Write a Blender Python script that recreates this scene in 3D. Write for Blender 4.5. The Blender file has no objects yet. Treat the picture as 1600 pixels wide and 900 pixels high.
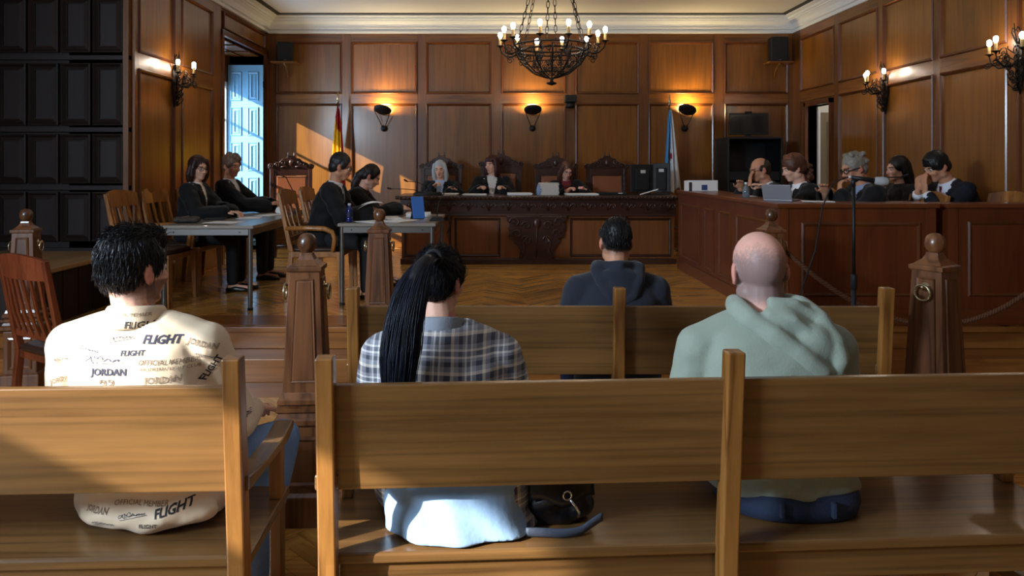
import bpy, bmesh, math, random
import numpy as np
from mathutils import Vector, Matrix, Euler
from mathutils.bvhtree import BVHTree
random.seed(7); rng = np.random.default_rng(7)
PI = math.pi
S = bpy.context.scene
COL = S.collection
# ---------------------------------------------------------------- camera, world, sun, exposure
F, VX, VY, CH = 1150.0, 772.0, 258.0, 1.57          # focal length and vanishing point in pixels of 1600x900, eye height
cam_d = bpy.data.cameras.new('camera'); cam = bpy.data.objects.new('camera', cam_d); COL.objects.link(cam)
cam.location = (0, 0, CH); cam.rotation_euler = (PI/2, 0, 0)
cam_d.sensor_width = 36; cam_d.lens = 36*F/1600
cam_d.shift_x = (800-VX)/1600; cam_d.shift_y = -(450-VY)/1600
cam_d.clip_start = .05; S.camera = cam
S.view_settings.view_transform = 'Standard'; S.view_settings.look = 'None'
S.view_settings.gamma = 1; S.view_settings.use_curve_mapping = False
S.view_settings.exposure = 0.0
w = bpy.data.worlds.new('sky'); S.world = w; w.use_nodes = True
bg = w.node_tree.nodes['Background']; bg.inputs[0].default_value = (.50, .70, 1, 1); bg.inputs[1].default_value = 1.6
def light(name, kind, loc, energy, color=(1, 1, 1), direction=None, **kw):
    d = bpy.data.lights.new(name, kind); d.energy = energy; d.color = color
    for k, v in kw.items(): setattr(d, k, v)
    o = bpy.data.objects.new(name, d); o.location = loc; COL.objects.link(o)
    if direction: o.rotation_euler = Vector(direction).to_track_quat('-Z', 'Y').to_euler()
    return o
SUN = Vector((1.58, 1.0, -.80))
light('sun', 'SUN', (-8, -6, 6), 14.0, (1, .98, .95), SUN, angle=math.radians(.6))
# daylight entering through the two window openings of the left side (sky seen from inside)
light('window_daylight', 'AREA', (-4.62, -.45, 2.72), 500, (.66, .82, 1), (1, .35, -.35), shape='RECTANGLE', size=1.5, size_y=.6)
light('far_window_daylight', 'AREA', (-4.12, 9.95, 2.0), 48, (.50, .74, 1), (1, -.25, -.1), shape='RECTANGLE', size=1.3, size_y=2.2)
light('corridor_daylight', 'AREA', (5.5, 10.1, 3.1), 16, (1, .97, .92), (0, 0, -1), shape='RECTANGLE', size=.7, size_y=.7)

def X(px, d): return (px-VX)*d/F
def Z(py, d): return CH-(py-VY)*d/F
def P(px, py, d): return Vector((X(px, d), d, Z(py, d)))
# ---------------------------------------------------------------- object helpers
def tag(o, label=None, cat=None, group=None, kind=None):
    if label: o['label'] = label
    if cat: o['category'] = cat
    if group: o['group'] = group
    if kind: o['kind'] = kind
    return o
def empty(name, loc=(0, 0, 0), rz=0, **kw):
    o = bpy.data.objects.new(name, None); o.location = loc; o.rotation_euler.z = rz; COL.objects.link(o)
    o.empty_display_size = .1
    return tag(o, **kw)
def kids(o): return [c for c in bpy.data.objects if c.parent == o]
def copy_tree(o, parent=None, loc=None, rz=None, label=None, children=None):
    c = o.copy(); COL.objects.link(c); c.parent = parent
    if loc is not None: c.location = loc
    if rz is not None: c.rotation_euler.z = rz
    if label: c['label'] = label
    for ch in kids(o): copy_tree(ch, c)
    return c
def mesh_obj(name, me, mat=None, parent=None, loc=(0, 0, 0), rz=0, bevel=0, smooth=False, **kw):
    o = bpy.data.objects.new(name, me); COL.objects.link(o); o.location = loc; o.rotation_euler.z = rz
    o.parent = parent
    if mat is not None and not me.materials:
        me.materials.append(mat)
    if smooth:
        me.polygons.foreach_set('use_smooth', [True]*len(me.polygons))
    if bevel:
        b = o.modifiers.new('bevel', 'BEVEL'); b.width = bevel; b.segments = 2; b.limit_method = 'ANGLE'; b.angle_limit = .7
    return tag(o, **kw)
def basis(d):
    d = Vector(d).normalized(); u = d.cross(Vector((0, 0, 1)))
    if u.length < 1e-3: u = d.cross(Vector((0, 1, 0)))
    u.normalize(); return d, u, u.cross(d)
class MB:
    def __init__(s): s.v = []; s.f = []
    def add(s, v, f):
        n = len(s.v); s.v += [tuple(p) for p in v]; s.f += [tuple(i+n for i in q) for q in f]; return s
    def box(s, x0, x1, y0, y1, z0, z1, M=None):
        v = [Vector((x, y, z)) for z in (z0, z1) for y in (y0, y1) for x in (x0, x1)]
        if M is not None: v = [M @ p for p in v]
        return s.add(v, [(0, 2, 3, 1), (4, 5, 7, 6), (0, 1, 5, 4), (2, 6, 7, 3), (0, 4, 6, 2), (1, 3, 7, 5)])
    def hexa(s, lo, hi):                      # two quads (each 4 points, same order)
        return s.add(list(lo)+list(hi), [(3, 2, 1, 0), (4, 5, 6, 7), (0, 1, 5, 4), (1, 2, 6, 5), (2, 3, 7, 6), (3, 0, 4, 7)])
    def bar(s, a, b, w, h, up=(0, 0, 1)):      # rectangular bar from a to b
        a, b = Vector(a), Vector(b); d = (b-a).normalized(); u = d.cross(Vector(up))
        if u.length < 1e-4: u = d.cross(Vector((0, 1, 0)))
        u.normalize(); n = u.cross(d)
        q = lambda p: [p-u*w/2-n*h/2, p+u*w/2-n*h/2, p+u*w/2+n*h/2, p-u*w/2+n*h/2]
        return s.hexa(q(a), q(b))
    def prism(s, poly, y0, y1, M=None):        # poly of (x, z), extruded in y
        n = len(poly)
        v = [Vector((x, y0, z)) for x, z in poly]+[Vector((x, y1, z)) for x, z in poly]
        if M is not None: v = [M @ p for p in v]
        return s.add(v, [tuple(range(n)), tuple(range(2*n-1, n-1, -1))]+[(i, i+n, (i+1) % n+n, (i+1) % n) for i in range(n)])
    def lathe(s, prof, c=(0, 0, 0), seg=16, sq=False):      # prof of (r, z); sq = square section
        c = Vector(c); seg = 4 if sq else seg; v = []
        for r, z in prof:
            for k in range(seg):
                a = 2*PI*k/seg+(PI/4 if sq else 0); rr = r*math.sqrt(2) if sq else r
                v.append(c+Vector((rr*math.cos(a), rr*math.sin(a), z)))
        f = [(i*seg+k, i*seg+(k+1) % seg, (i+1)*seg+(k+1) % seg, (i+1)*seg+k) for i in range(len(prof)-1) for k in range(seg)]
        f += [tuple(range(seg-1, -1, -1)), tuple(range((len(prof)-1)*seg, len(prof)*seg))]
        return s.add(v, f)
    def tube(s, pts, r, seg=6, closed=False):
        pts = [Vector(p) for p in pts]; n = len(pts)
        rs = r if hasattr(r, '__len__') else [r]*n
        v = []; u = None
        for i, p in enumerate(pts):
            a = pts[(i-1) % n] if closed or i else p; b = pts[(i+1) % n] if closed or i < n-1 else p
            d = (b-a).normalized()
            if u is None: _, u, _ = basis(d)
            u = (u-d*u.dot(d)).normalized(); w_ = d.cross(u)
            for k in range(seg):
                t = 2*PI*k/seg; v.append(p+(u*math.cos(t)+w_*math.sin(t))*rs[i])
        f = [(i*seg+k, i*seg+(k+1) % seg, ((i+1) % n)*seg+(k+1) % seg, ((i+1) % n)*seg+k) for i in range(n if closed else n-1) for k in range(seg)]
        if not closed: f += [tuple(range(seg-1, -1, -1)), tuple(range((n-1)*seg, n*seg))]
        return s.add(v, f)
    def ell(s, c, r, R=None, seg=16, rings=9):
        c = Vector(c); r = (r, r, r) if not hasattr(r, '__len__') else r; v = []
        for i in range(1, rings):
            t = PI*i/rings
            for k in range(seg):
                a = 2*PI*k/seg; v.append(Vector((r[0]*math.sin(t)*math.cos(a), r[1]*math.sin(t)*math.sin(a), -r[2]*math.cos(t))))
        v += [Vector((0, 0, -r[2])), Vector((0, 0, r[2]))]
        v = [c+(R @ p if R is not None else p) for p in v]; b = (rings-1)*seg
        f = [(i*seg+k, i*seg+(k+1) % seg, (i+1)*seg+(k+1) % seg, (i+1)*seg+k) for i in range(rings-2) for k in range(seg)]
        f += [(b, (k+1) % seg, k) for k in range(seg)]+[(b+1, b-seg+k, b-seg+(k+1) % seg) for k in range(seg)]
        return s.add(v, f)
    def cone(s, a, b, r0, r1, seg=14):        # tapered capsule
        s.ell(a, r0, seg=seg, rings=8); s.ell(b, r1, seg=seg, rings=8)
        return s.tube([a, b], [r0, r1], seg)
    def chain(s, pts, rs, seg=12):
        for i in range(len(pts)-1): s.cone(pts[i], pts[i+1], rs[i], rs[i+1], seg)
        return s
    def loft(s, secs, seg=24, e=2.3):           # secs of (centre, u vector, v vector): superelliptic rings, capped
        v = []
        for c, u, w_ in secs:
            for k in range(seg):
                a = 2*PI*k/seg; ca, sa = math.cos(a), math.sin(a)
                v.append(Vector(c)+Vector(u)*math.copysign(abs(ca)**(2/e), ca)+Vector(w_)*math.copysign(abs(sa)**(2/e), sa))
        n = len(secs)
        f = [(i*seg+k, i*seg+(k+1) % seg, (i+1)*seg+(k+1) % seg, (i+1)*seg+k) for i in range(n-1) for k in range(seg)]
        f += [tuple(range(seg-1, -1, -1)), tuple(range((n-1)*seg, n*seg))]
        return s.add(v, f)
    def grid(s, nx, ny, fn):
        v = [fn(i/(nx-1), j/(ny-1)) for j in range(ny) for i in range(nx)]
        return s.add(v, [(j*nx+i, j*nx+i+1, (j+1)*nx+i+1, (j+1)*nx+i) for j in range(ny-1) for i in range(nx-1)])
    def mesh(s, name):
        me = bpy.data.meshes.new(name); me.from_pydata(s.v, [], s.f); me.update(); return me
    def build(s, name, mat, parent=None, loc=(0, 0, 0), rz=0, bevel=0, smooth=False, fix=True, **kw):
        me = s.mesh(name)
        if fix:
            bm = bmesh.new(); bm.from_mesh(me); bmesh.ops.recalc_face_normals(bm, faces=bm.faces); bm.to_mesh(me); bm.free()
        return mesh_obj(name, me, mat, parent, loc, rz, bevel, smooth, **kw)
def box(name, mat, x0, x1, y0, y1, z0, z1, parent=None, **kw):
    return MB().box(x0, x1, y0, y1, z0, z1).build(name, mat, parent, **kw)
def smooth_by_angle(o, deg=40):
    me = o.data; me.polygons.foreach_set('use_smooth', [True]*len(me.polygons))
    me.set_sharp_from_angle(angle=math.radians(deg))
    return o
# ---------------------------------------------------------------- materials
def sr(c):                                        # sRGB 0-255 to linear
    return tuple(((x/255)/12.92 if x/255 <= .04045 else ((x/255+.055)/1.055)**2.4) for x in c)+(1,)
def new_mat(name):
    m = bpy.data.materials.new(name); m.use_nodes = True
    nt = m.node_tree; return m, nt, nt.nodes['Principled BSDF']
def N(nt, kind, **kw):
    n = nt.nodes.new(kind)
    for k, v in kw.items():
        if k in n.inputs: n.inputs[k].default_value = v
        else: setattr(n, k, v)
    return n
def plain(name, c, rough=.5, metal=0, coat=0, bump=0, bscale=60, vary=0, sheen=0, emit=None, estr=0, spec=.5, alpha=1, trans=0):
    m, nt, b = new_mat(name); c = sr(c)
    b.inputs['Base Color'].default_value = c; b.inputs['Roughness'].default_value = rough
    b.inputs['Metallic'].default_value = metal; b.inputs['Coat Weight'].default_value = coat
    b.inputs['Sheen Weight'].default_value = sheen; b.inputs['Specular IOR Level'].default_value = spec
    b.inputs['Transmission Weight'].default_value = trans
    if emit: b.inputs['Emission Color'].default_value = sr(emit); b.inputs['Emission Strength'].default_value = estr
    if bump or vary:
        tc = N(nt, 'ShaderNodeTexCoord'); n = N(nt, 'ShaderNodeTexNoise', Scale=bscale, Detail=4.0)
        nt.links.new(tc.outputs['Object'], n.inputs['Vector'])
        if bump:
            bp = N(nt, 'ShaderNodeBump', Strength=bump, Distance=.01); nt.links.new(n.outputs['Fac'], bp.inputs['Height']); nt.links.new(bp.outputs[0], b.inputs['Normal'])
        if vary:
            mx = N(nt, 'ShaderNodeMix', data_type='RGBA'); mx.inputs[6].default_value = tuple(x*(1-vary) for x in c[:3])+(1,); mx.inputs[7].default_value = tuple(min(1, x*(1+vary)) for x in c[:3])+(1,)
            nt.links.new(n.outputs['Fac'], mx.inputs[0]); nt.links.new(mx.outputs[2], b.inputs['Base Color'])
    return m
def wood(name, dark, light_, axis='Z', scale=1.0, rough=.4, coat=.25, rings=.5, bump=.12, vary=.12, coords='Object', ra=.35, rc=7.0, rn=12):
    m, nt, b = new_mat(name); L = nt.links.new
    tc = N(nt, 'ShaderNodeTexCoord'); oi = N(nt, 'ShaderNodeObjectInfo')
    off = N(nt, 'ShaderNodeVectorMath', operation='SCALE'); off.inputs[0].default_value = (17.3, 9.1, 23.7)
    L(oi.outputs['Random'], off.inputs['Scale'])
    ad = N(nt, 'ShaderNodeVectorMath', operation='ADD'); L(tc.outputs[coords], ad.inputs[0]); L(off.outputs[0], ad.inputs[1])
    k = {'X': 0, 'Y': 1, 'Z': 2}[axis]
    def mapped(a, c):
        mp = N(nt, 'ShaderNodeMapping'); sc = [c*scale]*3; sc[k] = a*scale; mp.inputs['Scale'].default_value = sc; L(ad.outputs[0], mp.inputs['Vector']); return mp.outputs[0]
    n1 = N(nt, 'ShaderNodeTexNoise', Scale=1.0, Detail=5.0, Roughness=.6); L(mapped(2.2, 55), n1.inputs['Vector'])      # fine streaks
    n2 = N(nt, 'ShaderNodeTexNoise', Scale=1.0, Detail=3.0); L(mapped(.7, 5), n2.inputs['Vector'])                      # broad figure
    wv = N(nt, 'ShaderNodeTexNoise', Scale=1.0, Detail=2.0, Distortion=.2); L(mapped(ra, rc), wv.inputs['Vector'])
    ml = N(nt, 'ShaderNodeMath', operation='MULTIPLY'); ml.inputs[1].default_value = rn; L(wv.outputs['Fac'], ml.inputs[0])
    fr = N(nt, 'ShaderNodeMath', operation='PINGPONG'); fr.inputs[1].default_value = 1; L(ml.outputs[0], fr.inputs[0])
    pw = N(nt, 'ShaderNodeMath', operation='POWER'); pw.inputs[1].default_value = 2.2; L(fr.outputs[0], pw.inputs[0])
    def mul(o, f):
        q = N(nt, 'ShaderNodeMath', operation='MULTIPLY'); q.inputs[1].default_value = f; L(o, q.inputs[0]); return q.outputs[0]
    def add(a, c):
        q = N(nt, 'ShaderNodeMath', operation='ADD'); L(a, q.inputs[0]); L(c, q.inputs[1]); return q.outputs[0]
    t = add(add(mul(n1.outputs['Fac'], .55), mul(n2.outputs['Fac'], .75)), mul(pw.outputs[0], -rings*.5))
    cr = N(nt, 'ShaderNodeValToRGB'); L(t, cr.inputs[0])
    cr.color_ramp.elements[0].position = .25; cr.color_ramp.elements[0].color = sr(dark)
    cr.color_ramp.elements[1].position = .82; cr.color_ramp.elements[1].color = sr(light_)
    hs = N(nt, 'ShaderNodeHueSaturation'); mr = N(nt, 'ShaderNodeMapRange'); mr.inputs['To Min'].default_value = 1-vary; mr.inputs['To Max'].default_value = 1+vary
    L(oi.outputs['Random'], mr.inputs['Value']); L(mr.outputs[0], hs.inputs['Value']); L(cr.outputs[0], hs.inputs['Color']); L(hs.outputs[0], b.inputs['Base Color'])
    bp = N(nt, 'ShaderNodeBump', Strength=bump, Distance=.004); L(t, bp.inputs['Height']); L(bp.outputs[0], b.inputs['Normal'])
    b.inputs['Roughness'].default_value = rough; b.inputs['Coat Weight'].default_value = coat; b.inputs['Coat Roughness'].default_value = .18
    return m
def painted(name, rough=.6, bump=.15, bscale=120, sheen=0, coat=0, spec=.4, sss=0, metal=0):  # colour from the attribute Col
    m, nt, b = new_mat(name); a = N(nt, 'ShaderNodeAttribute', attribute_name='Col'); nt.links.new(a.outputs['Color'], b.inputs['Base Color'])
    b.inputs['Roughness'].default_value = rough; b.inputs['Sheen Weight'].default_value = sheen; b.inputs['Coat Weight'].default_value = coat
    b.inputs['Specular IOR Level'].default_value = spec
    tc = N(nt, 'ShaderNodeTexCoord'); n = N(nt, 'ShaderNodeTexNoise', Scale=bscale, Detail=4.0); nt.links.new(tc.outputs['Object'], n.inputs['Vector'])
    bp = N(nt, 'ShaderNodeBump', Strength=bump, Distance=.006); nt.links.new(n.outputs['Fac'], bp.inputs['Height']); nt.links.new(bp.outputs[0], b.inputs['Normal'])
    if sss: b.inputs['Subsurface Weight'].default_value = sss; b.inputs['Subsurface Radius'].default_value = (.012, .005, .003)
    return m
def set_col(me, cols):
    at = me.color_attributes.new('Col', 'FLOAT_COLOR', 'POINT'); c = np.ones((len(me.vertices), 4), np.float32); c[:, :3] = cols
    at.data.foreach_set('color', c.ravel()); return me
def coords(me):
    a = np.empty(len(me.vertices)*3, np.float32); me.vertices.foreach_get('co', a); return a.reshape(-1, 3)
M = {}
M['panel'] = wood('oak_panel', (94, 54, 13), (140, 88, 27), 'Z', 1, .34, .3, .35)
M['stile'] = wood('oak_stile', (86, 47, 13), (126, 76, 25), 'Z', 1.2, .38, .3, .4)
M['rail'] = wood('oak_rail_x', (90, 50, 13), (136, 84, 27), 'X', 1.2, .36, .3, .7)
M['rail_y'] = wood('oak_rail_y', (90, 50, 13), (136, 84, 27), 'Y', 1.2, .36, .3, .7)
M['mould'] = wood('oak_mould', (70, 33, 12), (106, 56, 22), 'Z', 1, .3, .4, .2)
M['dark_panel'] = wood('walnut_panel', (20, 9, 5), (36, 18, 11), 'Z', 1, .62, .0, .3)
M['pine_x'] = wood('bench_pine_x', (66, 43, 20), (124, 88, 48), 'X', 1, .34, .35, .38, .2, .08, ra=.12, rc=11, rn=14)
M['pine_y'] = wood('bench_pine_y', (66, 43, 20), (124, 88, 48), 'Y', 1, .34, .35, .38, .2, .08, ra=.12, rc=11, rn=14)
M['pine_z'] = wood('bench_post_pine', (98, 60, 23), (160, 109, 52), 'Z', 1.2, .4, .25, .7, .2)
M['newel'] = wood('newel_oak', (74, 42, 22), (124, 78, 46), 'Z', 1.2, .34, .3, .8)
M['counter'] = wood('mahogany_counter', (76, 32, 14), (112, 54, 24), 'Z', 1, .34, .3, .3)
M['counter_rail'] = wood('mahogany_rail', (80, 36, 15), (116, 58, 26), 'X', 1, .34, .3, .3)
M['counter_rail_y'] = wood('mahogany_rail_y', (80, 36, 15), (116, 58, 26), 'Y', 1, .34, .3, .3)
M['carved'] = wood('carved_walnut', (30, 14, 9), (64, 32, 20), 'X', 2, .35, .4, .3)
M['desk_panel'] = wood('desk_panel', (92, 50, 20), (128, 76, 32), 'Z', 1, .4, .2, .3)
M['parquet'] = wood('parquet_oak', (150, 98, 40), (214, 156, 76), 'X', 1.3, .26, .5, .5, .08, .16)
M['parquet_base'] = plain('parquet_joint', (60, 36, 16), .6)
M['step_x'] = wood('step_oak', (110, 64, 26), (160, 102, 46), 'X', 1, .32, .4, .5)
M['chair_oak'] = wood('chair_oak', (120, 72, 30), (182, 122, 60), 'Z', 2, .36, .3, .5)
M['chair_red'] = wood('chair_mahogany', (78, 32, 16), (128, 62, 34), 'Z', 2, .36, .3, .4)
M['plaster'] = plain('ceiling_plaster', (234, 232, 228), .85, bump=.03, bscale=30)
M['cornice'] = plain('cornice_plaster', (236, 236, 234), .8)
M['iron'] = plain('wrought_iron', (34, 29, 25), .45, metal=.7, bump=.3, bscale=90)
M['black'] = plain('black_plastic', (7, 7, 8), .55, bump=.05)
M['matte_black'] = plain('matte_black', (12, 12, 13), .75)
M['steel'] = plain('table_steel', (128, 126, 122), .32, metal=.85)
M['table_top'] = plain('table_laminate', (142, 134, 122), .3, coat=.2, vary=.06)
M['paper'] = plain('paper', (232, 232, 230), .8, vary=.02)
M['brass'] = plain('brass', (178, 160, 118), .28, metal=.9)
M['leather'] = plain('brown_leather', (138, 78, 44), .45, bump=.15, bscale=70, vary=.15)
M['candle'] = plain('candle_sleeve', (214, 176, 112), .5)
M['bulb'] = plain('lit_bulb', (255, 236, 200), .3, emit=(255, 238, 216), estr=112)
M['glass_dark'] = plain('dark_screen', (22, 26, 26), .12, coat=.5)
# ---------------------------------------------------------------- room shell
XL, XN, XR, YB, YR, PZ = -3.39, -4.7, 4.48, 11.0, -4.0, .34      # side walls, nave left wall, back wall, rear wall, platform height
Y0, YS = 5.61, 5.31                                             # platform edge, step edge
ZC, ZT = 3.53, 3.79                                             # cornice foot, ceiling
RET = 6.88                                                      # wall stub that faces the nave
_pan = {}
def frame_ring(w_, h, rings):
    mb = MB(); v = []; f = []
    for ins, y in rings:
        v += [(ins, y, ins), (w_-ins, y, ins), (w_-ins, y, h-ins), (ins, y, h-ins)]
    for i in range(len(rings)-1):
        for k in range(4): f.append((i*4+k, i*4+(k+1) % 4, (i+1)*4+(k+1) % 4, (i+1)*4+k))
    return mb.add(v, f)
RINGS = ((0, 0), (0, -.034), (.010, -.044), (.026, -.036), (.036, -.014), (.036, 0))
def add_panel(parent, u0, u1, z0, z1, mp='panel', mm='mould', rings=RINGS, y=0):
    w_, h = u1-u0, z1-z0; key = (round(w_, 2), round(h, 2), mp, mm, len(rings), rings[2])
    if key not in _pan:
        ins = rings[-1][0]
        a = MB().box(ins-.004, w_-ins+.004, -.014, -.001, ins-.004, h-ins+.004).mesh('panel'); a.materials.append(M[mp])
        bmb = frame_ring(w_, h, rings); b = bmb.mesh('panel_moulding'); b.materials.append(M[mm])
        _pan[key] = (a, b)
    a, b = _pan[key]
    p = mesh_obj('panel', a, None, parent, (u0, y, z0)); mesh_obj('panel_moulding', b, None, p)
    return p
def wall_root(name, loc, rz, boxes, mat):
    mb = MB()
    for b in boxes: mb.box(*b)
    return mb.build(name, mat, None, loc, rz, kind='structure')
def u_back(px): return X(px, YB)-XL
ZR = (2.488, 2.632, 3.407)      # top of the lower panels, foot and top of the upper panels
LOWZ = .62
# back wall
WB = XR-XL
wb = wall_root('wall_back', (XL, YB, 0), 0, [(-.8, WB+.2, 0, .15, 0, 4)], M['stile'])
starts = [432, 549, 666, 783, 899, 1013, 1131]; ends = [535, 653, 768, 884, 998, 1114, 1230]
bu = [(u_back(a), u_back(b)) for a, b in zip(starts, ends)]
for u0, u1 in bu:
    add_panel(wb, u0, u1, LOWZ, ZR[0]); add_panel(wb, u0, u1, ZR[1], ZR[2])
edges = [0]+[x for p in bu for x in p]+[WB]
for i in range(0, len(edges), 2):
    box('stile', M['stile'], edges[i]+.002, edges[i+1]-.002, -.03, 0, PZ, ZC, wb)
for z0, z1 in ((PZ, LOWZ), (ZR[0], ZR[1]), (ZR[2], ZC)):
    for u0, u1 in bu: box('rail', M['rail'], u0, u1, -.03, 0, z0+.001, z1-.001, wb)
# right wall, local x runs from the back corner towards the camera
dd = lambda px: (XR*F)/(px-VX)
WRL = YB-YR
door = (YB-10.50, YB-9.76, 2.40)
wr = wall_root('wall_right', (XR, YB, 0), -PI/2, [(0, door[0], 0, .12, 0, 4), (door[1], WRL, 0, .12, 0, 4), (door[0], door[1], 0, .12, door[2], 4), (door[0], door[1], 0, .12, 0, PZ)], M['stile'])
ru = [(YB-10.7, YB-9.63)]; d0 = 9.50
while d0 > -3.9: ru.append((YB-d0, YB-(d0-.96))); d0 -= 1.08
for i, (u0, u1) in enumerate(ru):
    add_panel(wr, u0, u1, ZR[1], ZR[2])
    if i: add_panel(wr, u0, u1, LOWZ, ZR[0])
e2 = [0]+[x for p in ru for x in p]+[WRL]
for i in range(0, len(e2), 2):
    if i == 2:
        box('stile', M['stile'], e2[i]+.002, e2[i+1]-.002, -.03, 0, PZ, ZC, wr)
    elif i == 0:
        box('stile', M['stile'], 0, e2[1]-.002, -.03, 0, PZ, ZC, wr)
    else: box('stile', M['stile'], e2[i]+.002, e2[i+1]-.002, -.03, 0, 0, ZC, wr)
for j, (z0, z1) in enumerate(((PZ, LOWZ), (ZR[0], ZR[1]), (ZR[2], ZC))):
    for i, (u0, u1) in enumerate(ru):
        if j == 0 and i == 0: continue
        box('rail', M['rail'], u0, u1, -.03, 0, z0+.001, z1-.001, wr)
MB().box(-.06, 0, -.045, .14, PZ, 2.46).box(.74, .80, -.045, .14, PZ, 2.46).box(-.06, .80, -.045, .14, 2.40, 2.46).build('trim_1', M['mould'], None, (XR, 10.5, 0), -PI/2, kind='structure')
# corridor behind the door opening and the door leaf standing ajar
MB().box(XR+.12, 6.4, 9.0, 9.05, 0, 3.2).box(6.35, 6.4, 9.05, 11.3, 0, 3.2).box(XR+.12, 6.4, 11.25, 11.3, 0, 3.2).box(XR+.12, 6.4, 9, 11.3, 3.2, 3.25).build('wall_corridor', plain('corridor_paint', (226, 222, 212), .8), kind='structure')
box('floor_corridor', M['step_x'], XR, 6.4, 9.0, 11.3, PZ-.1, PZ-.002, kind='structure')
M['door_paint'] = plain('door_grey_brown', (122, 104, 78), .5, vary=.05)
dr = empty('door_1', (XR+.155, 10.50, PZ), 0, kind='structure')
box('door_leaf', M['door_paint'], 0, .72, -.02, .02, .005, 1.98, dr, bevel=.004)
for z0, z1 in ((.15, .85), (1.0, 1.85)):
    for sgn in (1, -1):
        frame_ring(.5, z1-z0, ((0, 0), (0, -.01), (.012, -.014), (.03, -.004), (.03, 0))).build('panel_moulding', M['door_paint'], dr, (.11 if sgn > 0 else .61, -.02*sgn, z0), 0 if sgn > 0 else PI)
MB().lathe([(.004, 0), (.022, .004), (.022, .012), (.01, .016), (.01, .045), (.024, .055), (.02, .075), (.004, .08)]).build('door_handle', M['brass'], dr, (.66, -.03, 1.0), smooth=True)
kids(dr)[-1].rotation_euler = (PI/2, 0, 0)
box('trim_3', plain('white_jamb', (236, 234, 228), .5), XR+.122, XR+.150, 10.44, 10.49, PZ, 2.36, kind='structure')  # white strip added in place of the lit corridor seen past the hinge
# left wall beside the platform; local x runs away from the camera
WLL = YB-RET; win = (9.13-RET, 10.83-RET, 3.18)
wl = wall_root('wall_left', (XL, RET, 0), PI/2, [(0, win[0], 0, .58, 0, 4), (win[1], WLL, 0, .58, 0, 4), (win[0], win[1], 0, .58, win[2], 4), (win[0], win[1], .50, .58, 0, 1.15), (win[0], win[1], .50, .58, 2.78, win[2])], M['stile'])
lu = [(6.96-RET, 7.74-RET), (7.92-RET, 8.80-RET)]
for u0, u1 in lu:
    add_panel(wl, u0, u1, LOWZ, ZR[0]); add_panel(wl, u0, u1, ZR[1], ZR[2])
e3 = [0, lu[0][0], lu[0][1], lu[1][0], lu[1][1], win[0]-.07]
for i in range(0, 6, 2): box('stile', M['stile'], e3[i]+.002, e3[i+1]-.002, -.03, 0, PZ, ZC, wl)
for z0, z1 in ((PZ, LOWZ), (ZR[0], ZR[1]), (ZR[2], ZC)):
    for u0, u1 in lu: box('rail', M['rail'], u0, u1, -.03, 0, z0+.001, z1-.001, wl)
add_panel(wl, win[0]+.02, win[1]-.02, 3.27, 3.49)
box('stile', M['stile'], win[1]+.06, WLL, -.03, 0, PZ, ZC, wl)
MB().box(win[0]-.07, win[0], -.05, .56, PZ, 3.25).box(win[1], win[1]+.05, -.05, .56, PZ, 3.25).box(win[0]-.07, win[1]+.05, -.05, .56, 3.18, 3.25).build('trim_2', M['mould'], None, (XL, RET, 0), PI/2, kind='structure')
# coffers in the window soffit
for k in range(3):
    for j in range(2):
        box('soffit_coffer', M['stile'], win[0]+.08+k*.55, win[0]+.52+k*.55, .04+j*.26, .26+j*.26, 3.155, 3.18, wl)
# white window frame at the outside of the opening
wf = empty('window_1', (XL-.53, 9.13, 0), PI/2, kind='structure')
M['white_paint'] = plain('white_gloss_paint', (232, 232, 228), .35)
MB().box(.04, .10, -.03, .03, 1.15, 2.78).box(1.55, 1.61, -.03, .03, 1.15, 2.78).box(.10, 1.55, -.03, .03, 1.15, 1.22).box(.10, 1.55, -.03, .03, 2.71, 2.78).build('window_frame', M['white_paint'], wf)
for z in (1.72, 2.23): box('glazing_bar', M['white_paint'], .10, 1.55, -.015, .015, z-.015, z+.015, wf)
box('glazing_bar', M['white_paint'], .80, .85, -.02, .02, 1.22, 2.71, wf)
# blue painted inside shutter folded against the far reveal
M['blue_paint'] = plain('blue_shutter_paint', (124, 178, 214), .45, vary=.04)
shx = X(356, 10.72)
sh = empty('window_shutter', (shx, 10.72, PZ+.06), 0, label='tall light blue panelled window shutter folded open behind the seated man', cat='shutter')
SW, SH = X(411, 10.72)-shx, 3.03-PZ-.06
box('shutter_board', M['blue_paint'], 0, SW, 0, .035, 0, SH, sh, bevel=.003)
for r in range(5):
    for c in range(2):
        w_ = (SW-.12)/2; h = (SH-.30)/5
        frame_ring(w_-.03, h-.04, ((0, 0), (.0, -.002), (.012, -.016), (.03, -.003), (.05, -.012), (.06, -.012))).build('raised_panel', M['blue_paint'], sh, (.04+c*(w_+.05), 0, .06+r*(h+.045)))
for z in (.3, 1.3, 2.3): MB().tube([(SW+.006, -.004, z), (SW+.006, -.004, z+.09)], .008, 8).build('hinge', M['iron'], sh)
# wall stub facing the nave: dark panels in deep shade
WS = XL-XN
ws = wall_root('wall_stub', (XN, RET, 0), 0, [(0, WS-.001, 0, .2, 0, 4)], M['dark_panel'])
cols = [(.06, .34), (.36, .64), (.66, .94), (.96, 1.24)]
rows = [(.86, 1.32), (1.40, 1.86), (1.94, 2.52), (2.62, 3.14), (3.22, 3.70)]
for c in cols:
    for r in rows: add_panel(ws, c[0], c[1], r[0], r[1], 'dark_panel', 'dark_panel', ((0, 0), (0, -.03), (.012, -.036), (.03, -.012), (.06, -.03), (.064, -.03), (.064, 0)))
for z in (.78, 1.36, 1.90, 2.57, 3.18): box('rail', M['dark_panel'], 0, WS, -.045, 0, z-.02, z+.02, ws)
box('stile', M['stile'], WS-.05, WS+.0, -.06, .02, PZ, 3.79, ws)
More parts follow.
